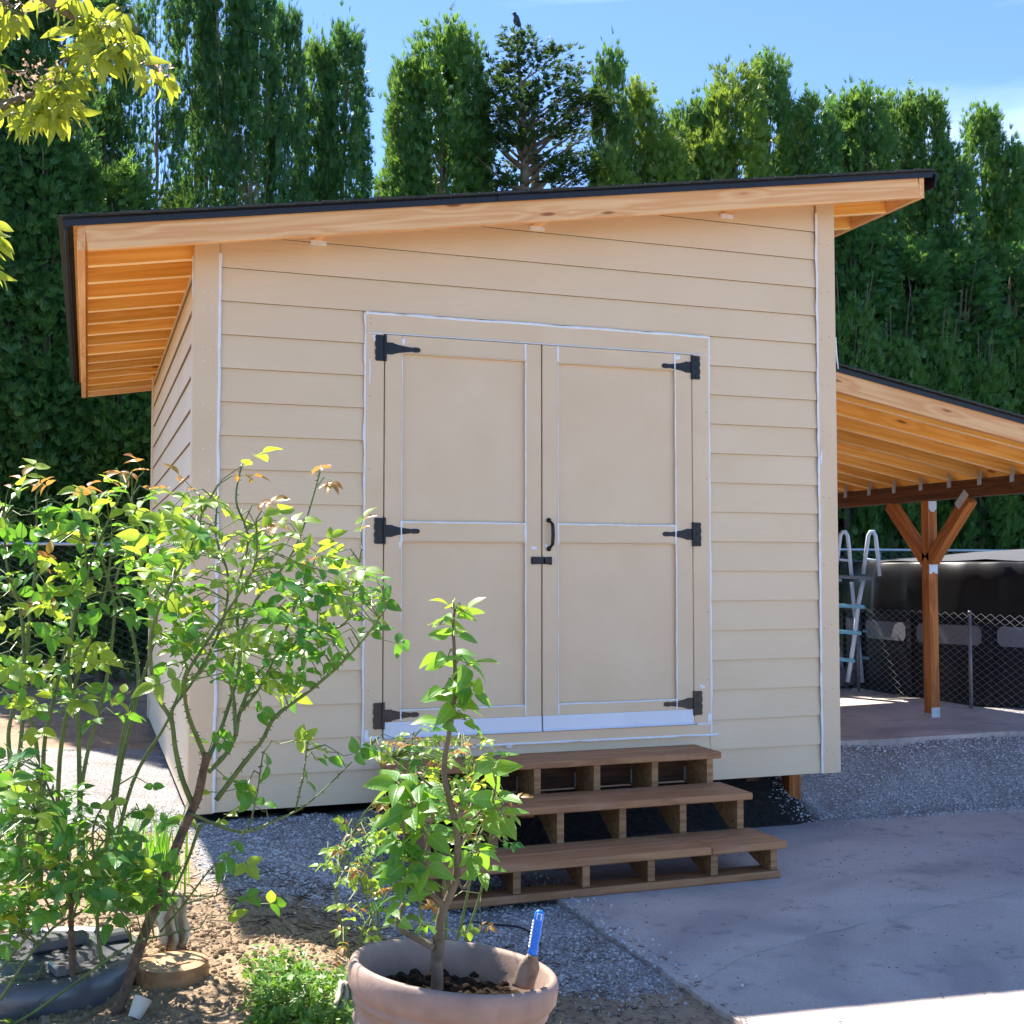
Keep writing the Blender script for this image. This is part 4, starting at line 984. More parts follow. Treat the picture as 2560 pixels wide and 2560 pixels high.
def rv(s=1): return V((rnd.gauss(0, s), rnd.gauss(0, s), rnd.gauss(0, s)))
class Bush:
    def __init__(s, name, loc, label, cat='rose bush', group=None):
        s.pen = .25; s.t = thing(name, loc, label, cat, group); s.F = Foliage(s.t); s.pts = []; s.st = MB()
    def cane(s, pts, r0, r1, thorn=True, mat='cane', name='cane', k=7, reach=True):
        P = smooth_line(pts); n = len(P); b = MB(); rad = [r0+(r1-r0)*i/(n-1) for i in range(n)]
        rad = [r*(1+.12*noise.noise(V((i*.9, r0*900, 2)))) for i, r in enumerate(rad)]
        b.tube(P, rad, k)
        if thorn:
            for i in range(1, n-1):
                for _ in range(2):
                    if rnd.random() < .75:
                        p = P[i].lerp(P[i+1], rnd.random()); a = (P[i+1]-P[i]).normalized(); o = a.cross(rv()).normalized(); b.tube([p+o*rad[i]*.7, p+o*(rad[i]+.008)-a*.003], [.0028, .0003], 4, False)
        b.obj(name, M[mat], s.t, True)
        if reach: s.pts += P[n//4:]
        return P
    def stalk(s, c, maxd=9):
        q = min(s.pts, key=lambda p: (p-c).length+(s.pen if p.z > c.z+.02 else 0)); d = (c-q)
        if d.length > .03: s.st.tube([q, q.lerp(c, .5)+V((0, 0, .02+.04*d.length)), c], [.0026, .002, .0014], 4, False)
        return d.normalized() if d.length > 1e-3 else V((1, 0, 0))
    def rose_leaf(s, c, ln, keys, nl=5, up_=.75, face=.85):
        d = s.stalk(c); d = (d+rv(.45)+V((0, 0, -.15))); d.z *= .5; d.normalize()
        n = (V((0, 0, up_))+toC(c)*U(-.15, face)+rv(.38)).normalized(); y = n.cross(d).normalized(); key = rnd.choice(keys)
        e = c+d*ln*1.3; s.st.tube([c, e], [.0014, .0009], 3, False)
        s.F.leaf(e, d+rv(.12), n+rv(.2), ln*1.1, key)
        for t, q in ((1.0, .95), (.2, .75))[:(nl-1)//2]:
            for sg in (-1, 1): s.F.leaf(c+d*ln*t*1.0, (d*.35+y*sg).normalized()+rv(.15), n+rv(.28), ln*q*U(.85, 1.1), key if rnd.random() < .8 else rnd.choice(keys))
    def done(s):
        o = s.st.obj('leaf_stalks', M['cane'], s.t); o['kind'] = 'stuff'; s.F.done()
def inpoly(x, y, poly):
    r = False; n = len(poly)
    for i in range(n):
        x1, y1 = poly[i]; x2, y2 = poly[(i+1) % n]
        if (y1 > y) != (y2 > y) and x < (x2-x1)*(y-y1)/(y2-y1)+x1: r = not r
    return r
def scatter_poly(poly, n, mind=0):
    xs = [p[0] for p in poly]; ys = [p[1] for p in poly]; out = []; tries = 0
    while len(out) < n and tries < n*60:
        tries += 1; x, y = U(min(xs), max(xs)), U(min(ys), max(ys))
        if inpoly(x, y, poly) and all((x-a)**2+(y-c)**2 > mind*mind for a, c in out): out.append((x, y))
    return out
def cl(Y, dy, *pts):
    n = len(pts); return [PY(x, y, Y+dy*i/(n-1)) for i, (x, y) in enumerate(pts)]

# rose in front of the shed corner
YA = -2.72
A = Bush('rose_bush', PZ(290, 2545, 0), 'large thorny rose bush with a leaning woody trunk before the shed corner', group=None)
A.cane(cl(YA-.08, .06, (268, 2590), (305, 2500), (345, 2380), (400, 2230), (440, 2120), (478, 2030)), .016, .014, True, 'thorncane', 'trunk', 9)
A.cane(cl(YA, -.05, (478, 2030), (495, 1990), (510, 1920), (520, 1885)), .014, .011, True, 'thorncane', 'trunk', 9)
A.cane(cl(YA, -.1, (483, 2015), (455, 1945), (438, 1870), (428, 1800), (398, 1750), (380, 1690), (377, 1590), (402, 1510), (450, 1420), (490, 1340), (505, 1280)), .0085, .003)
A.cane(cl(YA, .15, (430, 1805), (432, 1770), (470, 1720), (520, 1640), (560, 1540), (570, 1440), (540, 1340), (545, 1240)), .006, .003)
A.cane(cl(YA, -.2, (500, 1960), (512, 1900), (495, 1850), (475, 1800), (463, 1750), (465, 1690), (520, 1600), (600, 1480), (640, 1400), (640, 1300)), .008, .003)
A.cane(cl(YA, .1, (520, 1930), (560, 1890), (588, 1840), (600, 1780), (640, 1690), (690, 1640), (776, 1585), (860, 1560), (885, 1480), (905, 1365)), .008, .0025)
A.cane(cl(YA, -.08, (540, 2000), (600, 1920), (655, 1850), (690, 1790), (776, 1725), (849, 1662), (911, 1595), (965, 1520)), .0085, .003)
A.cane(cl(YA, .2, (590, 1840), (585, 1760), (577, 1680), (600, 1590), (640, 1500), (720, 1400), (765, 1300), (800, 1180)), .007, .0025)
A.cane(cl(YA, .2, (520, 1900), (560, 1800), (600, 1650), (590, 1500), (620, 1350), (590, 1250), (605, 1160)), .007, .0025)
A.cane(cl(YA, .2, (600, 1780), (660, 1700), (720, 1560), (760, 1460), (790, 1390)), .006, .0025)
A.cane(cl(YA-.05, .1, (480, 2035), (600, 2080), (690, 2050), (775, 2005), (880, 1905)), .005, .002)
A.cane(cl(YA, .0, (500, 2060), (470, 2150), (430, 2240)), .006, .003)
A.cane(cl(YA, .0, (620, 2075), (640, 2000), (655, 1900), (660, 1880)), .003, .002); A.cane(cl(YA, .0, (740, 2020), (760, 1930), (770, 1850), (790, 1830)), .003, .002)
pa = [(390, 1330), (470, 1210), (560, 1230), (640, 1250), (720, 1330), (800, 1360), (880, 1400), (950, 1440), (940, 1560), (880, 1600), (860, 1680), (740, 1640), (700, 1760), (640, 1720), (560, 1680), (470, 1740), (400, 1640), (360, 1500)]
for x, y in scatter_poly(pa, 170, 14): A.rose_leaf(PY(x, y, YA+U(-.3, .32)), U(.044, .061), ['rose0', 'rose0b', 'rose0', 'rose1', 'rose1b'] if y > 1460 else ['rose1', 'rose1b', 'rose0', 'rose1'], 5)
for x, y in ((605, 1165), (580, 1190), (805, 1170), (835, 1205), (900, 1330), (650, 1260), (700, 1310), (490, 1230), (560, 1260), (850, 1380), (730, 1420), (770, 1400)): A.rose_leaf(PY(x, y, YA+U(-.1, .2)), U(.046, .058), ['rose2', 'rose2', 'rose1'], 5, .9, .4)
for x, y in ((660, 1900), (620, 1960), (640, 2010), (700, 1860), (760, 1850), (790, 1900), (820, 1880), (770, 1960), (860, 1890), (560, 1980), (570, 1950), (500, 1860), (540, 1860), (480, 2060), (540, 2060), (600, 2100), (660, 2030), (420, 2060), (620, 1700), (690, 1690), (650, 1740), (720, 1700), (960, 1600), (920, 1490)): A.rose_leaf(PY(x, y, YA+U(-.12, .12)), U(.044, .060), ['rose0', 'rose0b', 'rose1'], rnd.choice((3, 5)), .5, .9)
A.done()

# rose at the left edge
YB_ = -2.25
Bq = Bush('rose_bush', PZ(250, 2230, 0), 'many-stemmed rose bush with long upright canes before the wire fence')
for pts in (((100, 2230), (108, 2000), (112, 1850), (150, 1680), (190, 1520), (215, 1400), (195, 1300)), ((140, 2200), (150, 1890), (185, 1720), (240, 1560), (270, 1450), (280, 1330)), ((250, 2230), (300, 1880), (330, 1760), (375, 1640), (390, 1500), (340, 1380), (330, 1240)),
            ((240, 2260), (285, 2020), (305, 1900), (345, 1720), (330, 1580), (290, 1450), (345, 1320), (290, 1170)), ((260, 2240), (330, 1960), (420, 1800), (470, 1660)), ((225, 2250), (200, 2050), (215, 1900), (262, 1720), (280, 1600), (285, 1500), (255, 1400), (232, 1280)),
            ((60, 2240), (40, 2000), (55, 1820), (60, 1650), (50, 1520), (18, 1420), (10, 1300)), ((80, 2240), (25, 1900), (30, 1780), (70, 1620), (75, 1500), (110, 1410)), ((90, 2230), (95, 1900), (60, 1700), (90, 1400), (90, 1240)), ((200, 2240), (195, 1800), (170, 1650), (230, 1400), (330, 1180))):
    Bq.cane(cl(YB_+U(-.2, .2), U(-.15, .15), *pts), .0085, .003)
pb = [(0, 1240), (80, 1230), (160, 1260), (250, 1220), (360, 1230), (410, 1330), (400, 1500), (330, 1560), (230, 1570), (250, 1700), (330, 1740), (300, 1790), (160, 1780), (60, 1830), (-40, 1750), (-40, 1300)]
for x, y in scatter_poly(pb, 140, 17): Bq.rose_leaf(PY(x, y, YB_+U(-.3, .3)), U(.047, .066), ['rose0', 'rose0b', 'rose1', 'rose1b'], rnd.choice((3, 5, 5)))
for x, y in ((100, 1200), (120, 1215), (330, 1185), (360, 1180), (200, 1240), (300, 1205), (110, 1430), (140, 1490), (20, 1225), (370, 1225)): Bq.rose_leaf(PY(x, y, YB_+U(-.1, .2)), U(.05, .062), ['rose2', 'rose2', 'rose1'], 5, .9, .4)
Bq.done()

# low rose growing round the black lid
YC_ = -2.75
Cq = Bush('rose_bush', PZ(190, 2560, 0), 'low tangled rose growing around the round black plastic lid')
for pts, r in ((((215, 2600), (185, 2500), (178, 2330), (175, 2200), (150, 2050), (100, 1920)), .013), (((290, 2550), (262, 2440), (245, 2330), (240, 2200), (235, 2060), (300, 1960)), .008), (((0, 2500), (80, 2380), (160, 2300), (300, 2250), (430, 2240), (540, 2240)), .005), (((20, 2570), (100, 2520), (240, 2420), (330, 2360), (400, 2340), (500, 2320)), .005),
               (((-20, 2450), (60, 2350), (130, 2280), (260, 2220), (380, 2180)), .005), (((200, 2250), (130, 2150), (80, 2000), (40, 1900)), .005), (((180, 2300), (230, 2150), (280, 2080), (340, 2020)), .004), (((400, 2330), (460, 2260), (520, 2180), (560, 2150)), .004), (((0, 2590), (60, 2500), (95, 2440), (110, 2400)), .004)):
    Cq.cane(cl(YC_+U(-.12, .12), U(-.1, .1), *pts), r, .002, True, 'thorncane' if r > .01 else 'cane')
pc = [(-30, 1900), (60, 1880), (130, 1950), (240, 2060), (330, 2130), (400, 2190), (450, 2260), (360, 2290), (300, 2270), (200, 2260), (120, 2300), (60, 2340), (-30, 2420)]
for x, y in scatter_poly(pc, 180, 11): Cq.rose_leaf(PY(x, y, YC_+U(-.25, .3)), U(.038, .056), ['rose0', 'rose0b', 'rose1', 'rose0'], 5)
for x, y in ((350, 2030), (370, 1960), (290, 2020), (560, 2200), (590, 2240), (600, 2140), (640, 2260), (540, 2290), (120, 2500), (60, 2540), (20, 2300), (320, 2320)): Cq.rose_leaf(PY(x, y, YC_+U(-.1, .1)), U(.036, .05), ['rose0', 'rose1'], 3, .5, .8)
Cq.done()

# yellow-green shrub behind the pot
YD = -2.45
D = Bush('small_rose_shrub', PZ(880, 2400, -.02), 'small yellow-green rose shrub growing directly behind the clay-coloured pot')
for pts in (((885, 2470), (870, 2370), (840, 2250), (855, 2150), (900, 2050), (960, 1960), (930, 1860)), ((885, 2470), (905, 2330), (960, 2250), (1010, 2150), (1000, 2050)), ((950, 2380), (945, 2250), (955, 2150), (960, 2050), (1000, 1900)), ((1140, 2370), (1170, 2230), (1190, 2100), (1180, 1980), (1150, 1860), (1190, 1840)), ((1115, 2360), (1110, 2200), (1060, 2050), (1040, 1920), (1030, 1850)), ((1060, 2360), (1050, 2200), (1080, 2050), (1060, 1900), (990, 1840)), ((1160, 2360), (1210, 2200), (1230, 2050), (1250, 1950)), ((950, 2380), (900, 2200), (820, 2130)), ((1000, 1900), (940, 1880), (915, 1870))):
    D.cane(cl(YD+U(-.15, .15), U(-.1, .1), *pts), .0055, .002, False)
pd = [(910, 1870), (990, 1820), (1120, 1830), (1230, 1850), (1270, 1950), (1270, 2100), (1180, 2160), (1090, 2080), (1000, 2060), (960, 2100), (980, 2200), (920, 2330), (860, 2360), (830, 2280), (860, 2200), (800, 2140), (860, 2060), (930, 2000), (960, 1930)]
for x, y in scatter_poly(pd, 170, 9): D.rose_leaf(PY(x, y, YD+U(-.2, .2)), U(.026, .040), ['rose1', 'rose1b', 'rose1', 'rose1', 'rose2'] if rnd.random() < .85 else ['rose0'], 5)
for x, y in ((1200, 1960), (1230, 1990), (1270, 2000), (1080, 2270), (1110, 2260), (1150, 2330), (1200, 2310), (870, 2420), (840, 2400)): D.rose_leaf(PY(x, y, YD), U(.03, .04), ['rose2', 'rose1'], 5)
D.done()

# ------------------------------------------------------------------ pot with young apple tree and trowel
PD0 = 2.93; rc = PD(1137, 2411, PD0); fh = V((fw.x, fw.y, 0)).normalized(); rh = V((rt.x, rt.y, 0)).normalized()
pax = (V((0, 0, 1))+fh*.075+rh*.115).normalized(); px_ = (rh-pax*rh.dot(pax)).normalized(); py_ = pax.cross(px_)
PM = Matrix((px_, py_, pax)).transposed().to_4x4(); PM.translation = rc-pax*.42
pot = bpy.data.objects.new('planter_pot', None); link(pot, PM, None); tag(pot, 'tilted round clay-pink planter pot with rolled rim at the slab edge', 'plant pot')
def local_part(name, b, mat, parent, m4, smooth=True):
    o = bpy.data.objects.new(name, mesh(name, b.v, b.f, mat, smooth)); return link(o, m4, parent)
b = MB(); b.lathe([(0, 0), (.17, 0), (.178, .01), (.205, .16), (.222, .27), (.229, .272), (.232, .282), (.228, .29), (.233, .325), (.239, .327), (.241, .337), (.238, .345), (.248, .352), (.256, .365), (.2565, .40), (.253, .413), (.246, .42), (.238, .418), (.232, .408), (.229, .37), (.222, .345), (.215, .30)], (0, 0, 0), 72); local_part('pot_body', b, M['tcotta'], pot, PM)
b = MB(); n = 26
for j in range(n+1):
    for i in range(n+1):
        u, w = 2*i/n-1, 2*j/n-1; rr = max(abs(u), abs(w)); l = math.hypot(u, w)
        q = (u*rr/l if l else 0, w*rr/l if l else 0); x, y = q[0]*.222, q[1]*.222
        b.v.append((x, y, .335+.012*fbm(x*14, y*14, 2)+.014*abs(fbm(x*40, y*40, 7, 2)))) 
for j in range(n):
    for i in range(n): a = j*(n+1)+i; b.f.append((a, a+1, a+n+2, a+n+1))
ps = local_part('potting_soil', b, M['potsoil'], pot, PM)
# clods and a tiny weed in the pot
b = MB()
for i in range(70):
    an, r = U(0, 6.28), .2*math.sqrt(rnd.random()); s_ = U(.005, .016); c = V((r*math.cos(an), r*math.sin(an), .348))
    vs = [c+V((math.cos(t)*s_*U(.7, 1.2), math.sin(t)*s_*U(.7, 1.2), z*s_*U(.6, 1))) for z in (0, .7) for t in (0, 1.2, 2.5, 3.8, 5)]+[c+V((0, 0, s_*1.1))]
    b.add(vs, [(k, (k+1) % 5, 5+(k+1) % 5, 5+k) for k in range(5)]+[(5+k, 5+(k+1) % 5, 10) for k in range(5)])
o = local_part('soil_clods', b, M['potsoil'], ps, PM); o['kind'] = 'stuff'
ap = Bush('apple_sapling', PD(1093, 2455, 2.86), 'young leafy apple tree with a knotty stem growing in the clay-pink pot', 'sapling')
def pz(*pts, d0=2.88, d1=2.9): return [PD(x, y, d0+(d1-d0)*i/(len(pts)-1)) for i, (x, y) in enumerate(pts)]
ap.cane(pz((1092, 2475), (1093, 2440), (1090, 2400), (1097, 2360), (1095, 2340)), .0155, .0145, False, 'bark', 'trunk', 10, False)
ap.cane(pz((1095, 2350), (1104, 2286), (1121, 2246), (1141, 2189), (1144, 2086), (1124, 2001), (1110, 1927), (1118, 1859), (1130, 1796), (1138, 1716), (1136, 1631), (1133, 1570), (1136, 1530)), .0115, .003, False, 'bark', 'trunk', 9)
ap.cane(pz((1085, 2370), (1040, 2345), (1005, 2325), (995, 2300), (1010, 2260)), .009, .007, False, 'bark', 'branch')
ap.cane(pz((1112, 2268), (1085, 2240), (1060, 2215), (1030, 2170), (1010, 2080), (1000, 1990)), .008, .003, False, 'bark', 'branch')
ap.cane(pz((1140, 2190), (1160, 2220), (1190, 2160), (1200, 2100)), .005, .002, False, 'bark', 'branch')
ap.cane(pz((1143, 2120), (1165, 2090), (1190, 2040), (1230, 2000), (1240, 1960)), .005, .002, False, 'bark', 'branch')
ap.cane(pz((1120, 1990), (1070, 1960), (1040, 1930)), .004, .002, False, 'bark', 'branch')
def whorl(x, y, n, ln, key=('apple', 'appleb'), dep=2.88, dn=-.05):
    c = PD(x, y, dep+U(-.04, .05)); d0 = ap.stalk(c)
    for i in range(n):
        an = 2*math.pi*(i+U(-.3, .3))/n; d = V((math.cos(an), math.sin(an), U(-.75, .45)-dn)).normalized(); L_ = ln*U(.75, 1.15)
        e = c+d*.012; ap.st.tube([c, e], [.0014, .001], 3, False); ap.F.leaf(e, d, V((0, 0, .6))+toC(c)*U(0, .7)+rv(.3), L_, rnd.choice(key))
for x, y, n, ln in ((1140, 1545, 5, .062), (1135, 1590, 5, .055), (1120, 1640, 6, .070), (1170, 1660, 6, .068), (1160, 1700, 4, .062), (1110, 1720, 5, .068), (1135, 1760, 6, .072), (1175, 1730, 5, .066), (1105, 1800, 4, .058), (1165, 1800, 4, .055),
                    (1000, 1960, 7, .075), (1050, 1960, 7, .075), (1030, 2020, 7, .08), (985, 2040, 6, .07), (1000, 2100, 7, .072), (1060, 2080, 6, .07), (1020, 2150, 7, .07), (1060, 2160, 6, .065), (1000, 2200, 6, .065), (1050, 2215, 6, .06), (1010, 2250, 5, .055),
                    (1220, 1930, 6, .07), (1235, 2000, 6, .075), (1200, 2040, 5, .07), (1250, 2040, 5, .072), (1190, 2130, 6, .062), (1205, 2180, 4, .05), (1000, 2300, 4, .05), (1070, 2310, 4, .045), (1130, 2050, 4, .05), (1240, 1900, 4, .06), (1160, 1990, 3, .05)): whorl(x, y, n, ln)
for x, y in ((1100, 1560), (1160, 1530), (1130, 1520)): whorl(x, y, 3, .05, ('rose1', 'rose1b'), dn=-.5)
ap.done()
# trowel standing in the pot
tw = thing('hand_trowel', PD(1310, 2465, 2.84), 'muddy hand trowel with a blue ribbed grip stuck in the pot', 'trowel')
q0, q1 = PD(1331, 2390, 2.84), PD(1350, 2276, 2.84); ax = (q1-q0).normalized(); sx_ = (rt-ax*rt.dot(ax)).normalized()
b = MB(); ln = (q1-q0).length; k = 14; pr = [(-.002, .008), (.0, .0115), (.012, .012), (.03, .0105), (.06, .0112), (.09, .0115), (ln-.012, .0118), (ln-.004, .010), (ln, .006), (ln+.001, .001)]
for t, r in pr:
    for j in range(k): a = 2*math.pi*j/k; b.v.append(tuple(q0+ax*t+sx_*(r*math.cos(a))+ax.cross(sx_)*(r*.75*math.sin(a))))
for i in range(len(pr)-1):
    for j in range(k): a, c = i*k+j, i*k+(j+1) % k; b.f.append((a, c, c+k, a+k)); b.mi.append(0)
gp = b.obj('grip', M['bluegrip'], tw, True)
b = MB()
for i in range(9): p = q0+ax*(.022+.0075*i)-sx_*.0112-fw*.002; b.tube([p-fw*.005, p+fw*.004], .0026, 6)
b.obj('grip_ribs', M['whitegrip'], gp, True)
b = MB()
for i in range(11): p = q0+ax*(.02+.0062*i)-fw*.0082; b.bar(p-sx_*.006, p+sx_*.008, ax, .0022, .002, .0005)
b.obj('grip_grooves', M['bluegrip'], gp)
b = MB(); pe = q0+ax*(ln-.012)-fw*.0075; b.tube([pe+sx_*.005-ax*.008, pe+sx_*.005+ax*.006, pe-sx_*.005+ax*.006, pe-sx_*.005-ax*.008], .0012, 5); b.obj('grip_loop', M['whitegrip'], gp)
b = MB(); m = 10; dn = (PD(1306, 2470, 2.84)-q0).normalized(); lg = (PD(1306, 2470, 2.84)-q0).length
for i in range(m+1):
    t = i/m; w = .010+.014*min(1, t*3); 
    for j in range(7):
        s_ = j/6*2-1; b.v.append(tuple(q0+dn*(lg*t)+sx_*(w*s_)+fw*(.010*(s_*s_))-fw*.004))
for i in range(m):
    for j in range(6): a = i*7+j; b.f.append((a, a+1, a+8, a+7)); b.mi.append(0)
o = b.obj('blade', M['muddy'], tw, True); so = o.modifiers.new('thickness', 'SOLIDIFY'); so.thickness = .003
b = MB(); b.tube([q0+ax*.004, q0-ax*.004], [.0125, .0115], 10); b.obj('ferrule', M['muddy'], tw, True)

# ------------------------------------------------------------------ cherry tree reaching in at the left
ch = Bush('cherry_tree', (-3.0, -3.3, 0), 'cherry tree reaching in with yellow-green leaves and faded pink blossom clusters', 'tree')
CD = 3.25; ch.pen = 0
def pc_(*pts, d0=CD, d1=CD): return [PD(x, y, d0+(d1-d0)*i/(len(pts)-1)) for i, (x, y) in enumerate(pts)]
tr0 = V((-3.0, -3.3, gz(-3, -3.3)-.1)); tops = PD(-420, -160, 3.6)
ch.cane([tr0, V((-2.95, -3.3, .8)), V((-2.7, -3.2, 1.7)), tops], .11, .05, False, 'bark', 'trunk', 10, False)
ch.cane([tops, PD(-150, -140, 3.4), PD(40, -70, 3.3), PD(130, 3, CD), PD(217, 59, CD), PD(280, 106, CD), PD(326, 134, CD), PD(398, 180, CD)], .03, .003, False, 'bark', 'branch')
ch.cane([V((-2.75, -3.22, 1.6)), PD(-350, 300, 3.4), PD(-120, 310, 3.3), PD(0, 266, CD), PD(47, 248, CD), PD(93, 232, CD), PD(150, 205, CD)], .025, .003, False, 'bark', 'branch')
ch.cane(pc_((215, 60), (199, 109), (155, 161), (130, 214), (90, 240)), .005, .002, False, 'bark', 'branch'); ch.cane(pc_((275, 104), (300, 100), (340, 80), (345, 60)), .004, .002, False, 'bark', 'branch'); ch.cane(pc_((0, 290), (60, 280), (120, 260), (180, 250)), .004, .002, False, 'bark', 'branch'); ch.cane([PD(-60, -30, CD), PD(0, 0, CD), PD(40, 20, CD), PD(60, 40, CD)], .006, .002, False, 'bark', 'branch'); ch.cane([PD(-350, 300, 3.4), PD(-260, 480, 3.3), PD(-110, 535, CD), PD(-40, 560, CD), PD(-42, 650, CD)], .008, .002, False, 'bark', 'branch'); ch.cane(pc_((60, 180), (20, 180), (-60, 190)), .004, .004, False, 'bark', 'branch')
def hang(x, y, n, ln, dep=CD):
    c = PD(x, y, dep+U(-.12, .12)); ch.stalk(c)
    for i in range(n):
        d = (V((U(-.8, .8), U(-.6, .6), U(-1.0, .1)))).normalized(); e = c+d*.018; ch.st.tube([c, e], [.0012, .0009], 3, False)
        ch.F.leaf(e, d, toC(c)*U(-.6, 1)+V((0, 0, .5))+rv(.5), ln*U(.75, 1.2), rnd.choice(('cherry', 'cherryb')))
for poly, n in (([(200, 40), (260, 10), (330, 10), (345, 60), (365, 90), (330, 130), (300, 150), (230, 160), (190, 110)], 30), ([(110, 190), (180, 160), (210, 170), (190, 220), (200, 280), (140, 300), (90, 260)], 26), ([(0, 250), (100, 250), (180, 280), (120, 310), (20, 300)], 16), ([(-20, 20), (60, 20), (50, 70), (0, 80), (-30, 60)], 10), ([(120, -20), (220, -20), (190, 20), (130, 15)], 6), ([(330, 130), (380, 160), (440, 170), (430, 210), (350, 180)], 5), ([(-30, 150), (20, 160), (10, 200), (-30, 210)], 4), ([(-45, 540), (-10, 545), (5, 590), (-25, 630), (-45, 600)], 7), ([(-45, 640), (-25, 645), (-30, 680), (-45, 680)], 2)):
    for x, y in scatter_poly(poly, int(n*1.5)): hang(x-14, y, 3, .057)
b = MB()
for cx, cy, sx2, sy2, n in ((80, 185, 35, 18, 60), (60, 225, 30, 14, 50), (35, 20, 45, 18, 60), (100, 160, 30, 15, 25), (265, 60, 30, 20, 25), (405, 180, 12, 14, 20)):
    for i in range(n):
        c = PD(rnd.gauss(cx, sx2), rnd.gauss(cy, sy2), CD+U(-.08, .08)); s_ = U(.004, .009); u = rv().normalized(); w = u.cross(rv()).normalized(); b.add([c, c+u*s_+w*s_*.6, c+u*s_*1.9, c+u*s_-w*s_*.6], [(0, 1, 2, 3)])
o = b.obj('blossom_clusters', M['petal'], ch.t); o['kind'] = 'stuff'
ch.done()

# ------------------------------------------------------------------ small things in the bed
c = V((-.262, -2.575, 0)); c.z = gz(c.x, c.y)-.01
st = thing('wood_slice', c, 'round sawn wood slice lying on the sunlit soil', 'log slice')
b = MB(); n = 40
for r, z in ((.108, 0), (.110, .03), (.107, .064)):
    for j in range(n): t = 2*math.pi*j/n; q = r*(1+.03*noise.noise(V((math.cos(t)*2, math.sin(t)*2, 1)))+(.012*noise.noise(V((math.cos(t)*14, math.sin(t)*14, z*8))))); b.v.append((c.x+q*math.cos(t), c.y+q*math.sin(t), c.z+z))
for i in range(2):
    for j in range(n): a, d = i*n+j, i*n+(j+1) % n; b.f.append((a, d, d+n, a+n)); b.mi.append(0)
b.obj('bark_edge', M['stepend'], st)
k = NT('sawn_end_grain'); vv = k.coord(); wv = k.n('TexWave', wave_type='RINGS', rings_direction='Z'); wv.inputs['Scale'].default_value = 26; wv.inputs['Distortion'].default_value = 3.5; wv.inputs['Detail'].default_value = 3; k.l(vv, wv.inputs['Vector'])
k.col(k.mix(k.ramp(k.noise(vv, 14, 5), [(.5, (0, 0, 0)), (.7, (.8, .8, .8))]), k.ramp(wv.outputs['Fac'], [(0, srgb(205, 172, 138)), (1, srgb(176, 138, 104))]), srgb(120, 86, 62))); k.set(.85, 0, .2); k.bump(k.noise(vv, 60, 5), .5, .004); M['endgrain'] = k.m
b = MB(); b.lathe([(.107, .062), (.09, .066), (.05, .065), (.02, .062), (.0005, .058)], (c.x, c.y, c.z), 40); b.obj('sawn_face', M['endgrain'], st)
# black plastic lid
lc = PZ(105, 2400, .06); lz = gz(lc.x, lc.y)
ld = thing('plastic_lid', (lc.x, lc.y, lz), 'round glossy grey-black plastic lid half hidden by the low rose', 'tub')
b = MB(); b.lathe([(.30, -.01), (.305, .03), (.298, .075), (.288, .09), (.262, .095), (.255, .088), (.17, .092), (.165, .105), (.12, .108), (.115, .098), (.0005, .10)], (lc.x, lc.y, lz), 64); b.obj('disc', M['lid'], ld, True)
for a in (0.3, 1.87, 3.44, 5.0):
    d = V((math.cos(a), math.sin(a), 0)); b = MB(); b.bar(V((lc.x, lc.y, lz+.105))+d*.17, V((lc.x, lc.y, lz+.105))+d*.265, d.cross(V((0, 0, 1))), .06, .03, .008); b.obj('raised_rib', M['lid'], ld)
b = MB(); b.bar(V((lc.x-.03, lc.y-.02, lz+.12)), V((lc.x+.13, lc.y+.03, lz+.12)), (0, 1, 0), .05, .04, .008); b.obj('handle_block', M['lid'], ld)
# strap-leaved clump
def blades(name, label, cat, base_px, n, hmin, hmax, wdt, spread, mat, z0=0, lean=.35, grp=None):
    c = PZ(*base_px, z0); b = MB(); cz = gz(c.x, c.y)
    for i in range(n):
        x, y = c.x+rnd.gauss(0, spread), c.y+rnd.gauss(0, spread*.8); h = U(hmin, hmax); a = U(0, 6.28); d = V((math.cos(a), math.sin(a), 0)); s_ = V((-math.sin(a+U(-1, 1)), math.cos(a), 0)).normalized(); ln_ = U(.05, lean)*h; base = len(b.v); m = 4
        zz = gz(x, y)-.01
        for j in range(m+1):
            t = j/m; w = wdt*(1-t**2.2)*(.6+.8*t*(1-t)*2); p = V((x, y, zz+h*t*(1-.15*t*lean)))+d*(ln_*t*t)
            if j == m: b.v.append(tuple(p))
            else: b.v += [tuple(p-s_*w), tuple(p+s_*w)]
        for j in range(m-1): q = base+2*j; b.f.append((q, q+1, q+3, q+2)); b.mi.append(0)
        q = base+2*(m-1); b.f.append((q, q+1, q+2)); b.mi.append(0)
    o = b.obj(name, M[mat]); tag(o, label, cat, grp); return o
blades('daylily_clump', 'bright green clump of strap leaves behind the leaning rose trunk', 'plant', (345, 2240), 150, .18, .42, .006, .085, 'iris')
blades('daylily_clump', 'bright green strap leaves among rose canes beside the left gravel', 'plant', (75, 2160), 70, .2, .42, .006, .08, 'iris')
for (x, y), lb_ in (((1415, 2545), 'small grass tuft sprouting right against the sunny side of the pot'), ((1480, 2556), 'small grass tuft between the pot and the patio slab edge')): blades('grass_tuft', lb_, 'grass', (x, y), 40, .03, .09, .002, .035, 'weed', -.25, .8, 'grass tufts by the slab')
blades('grass_tuft', 'single tiny grass sprig growing on the slab edge chips', 'grass', (1865, 2535), 12, .03, .07, .002, .015, 'weed', -.33, .9)
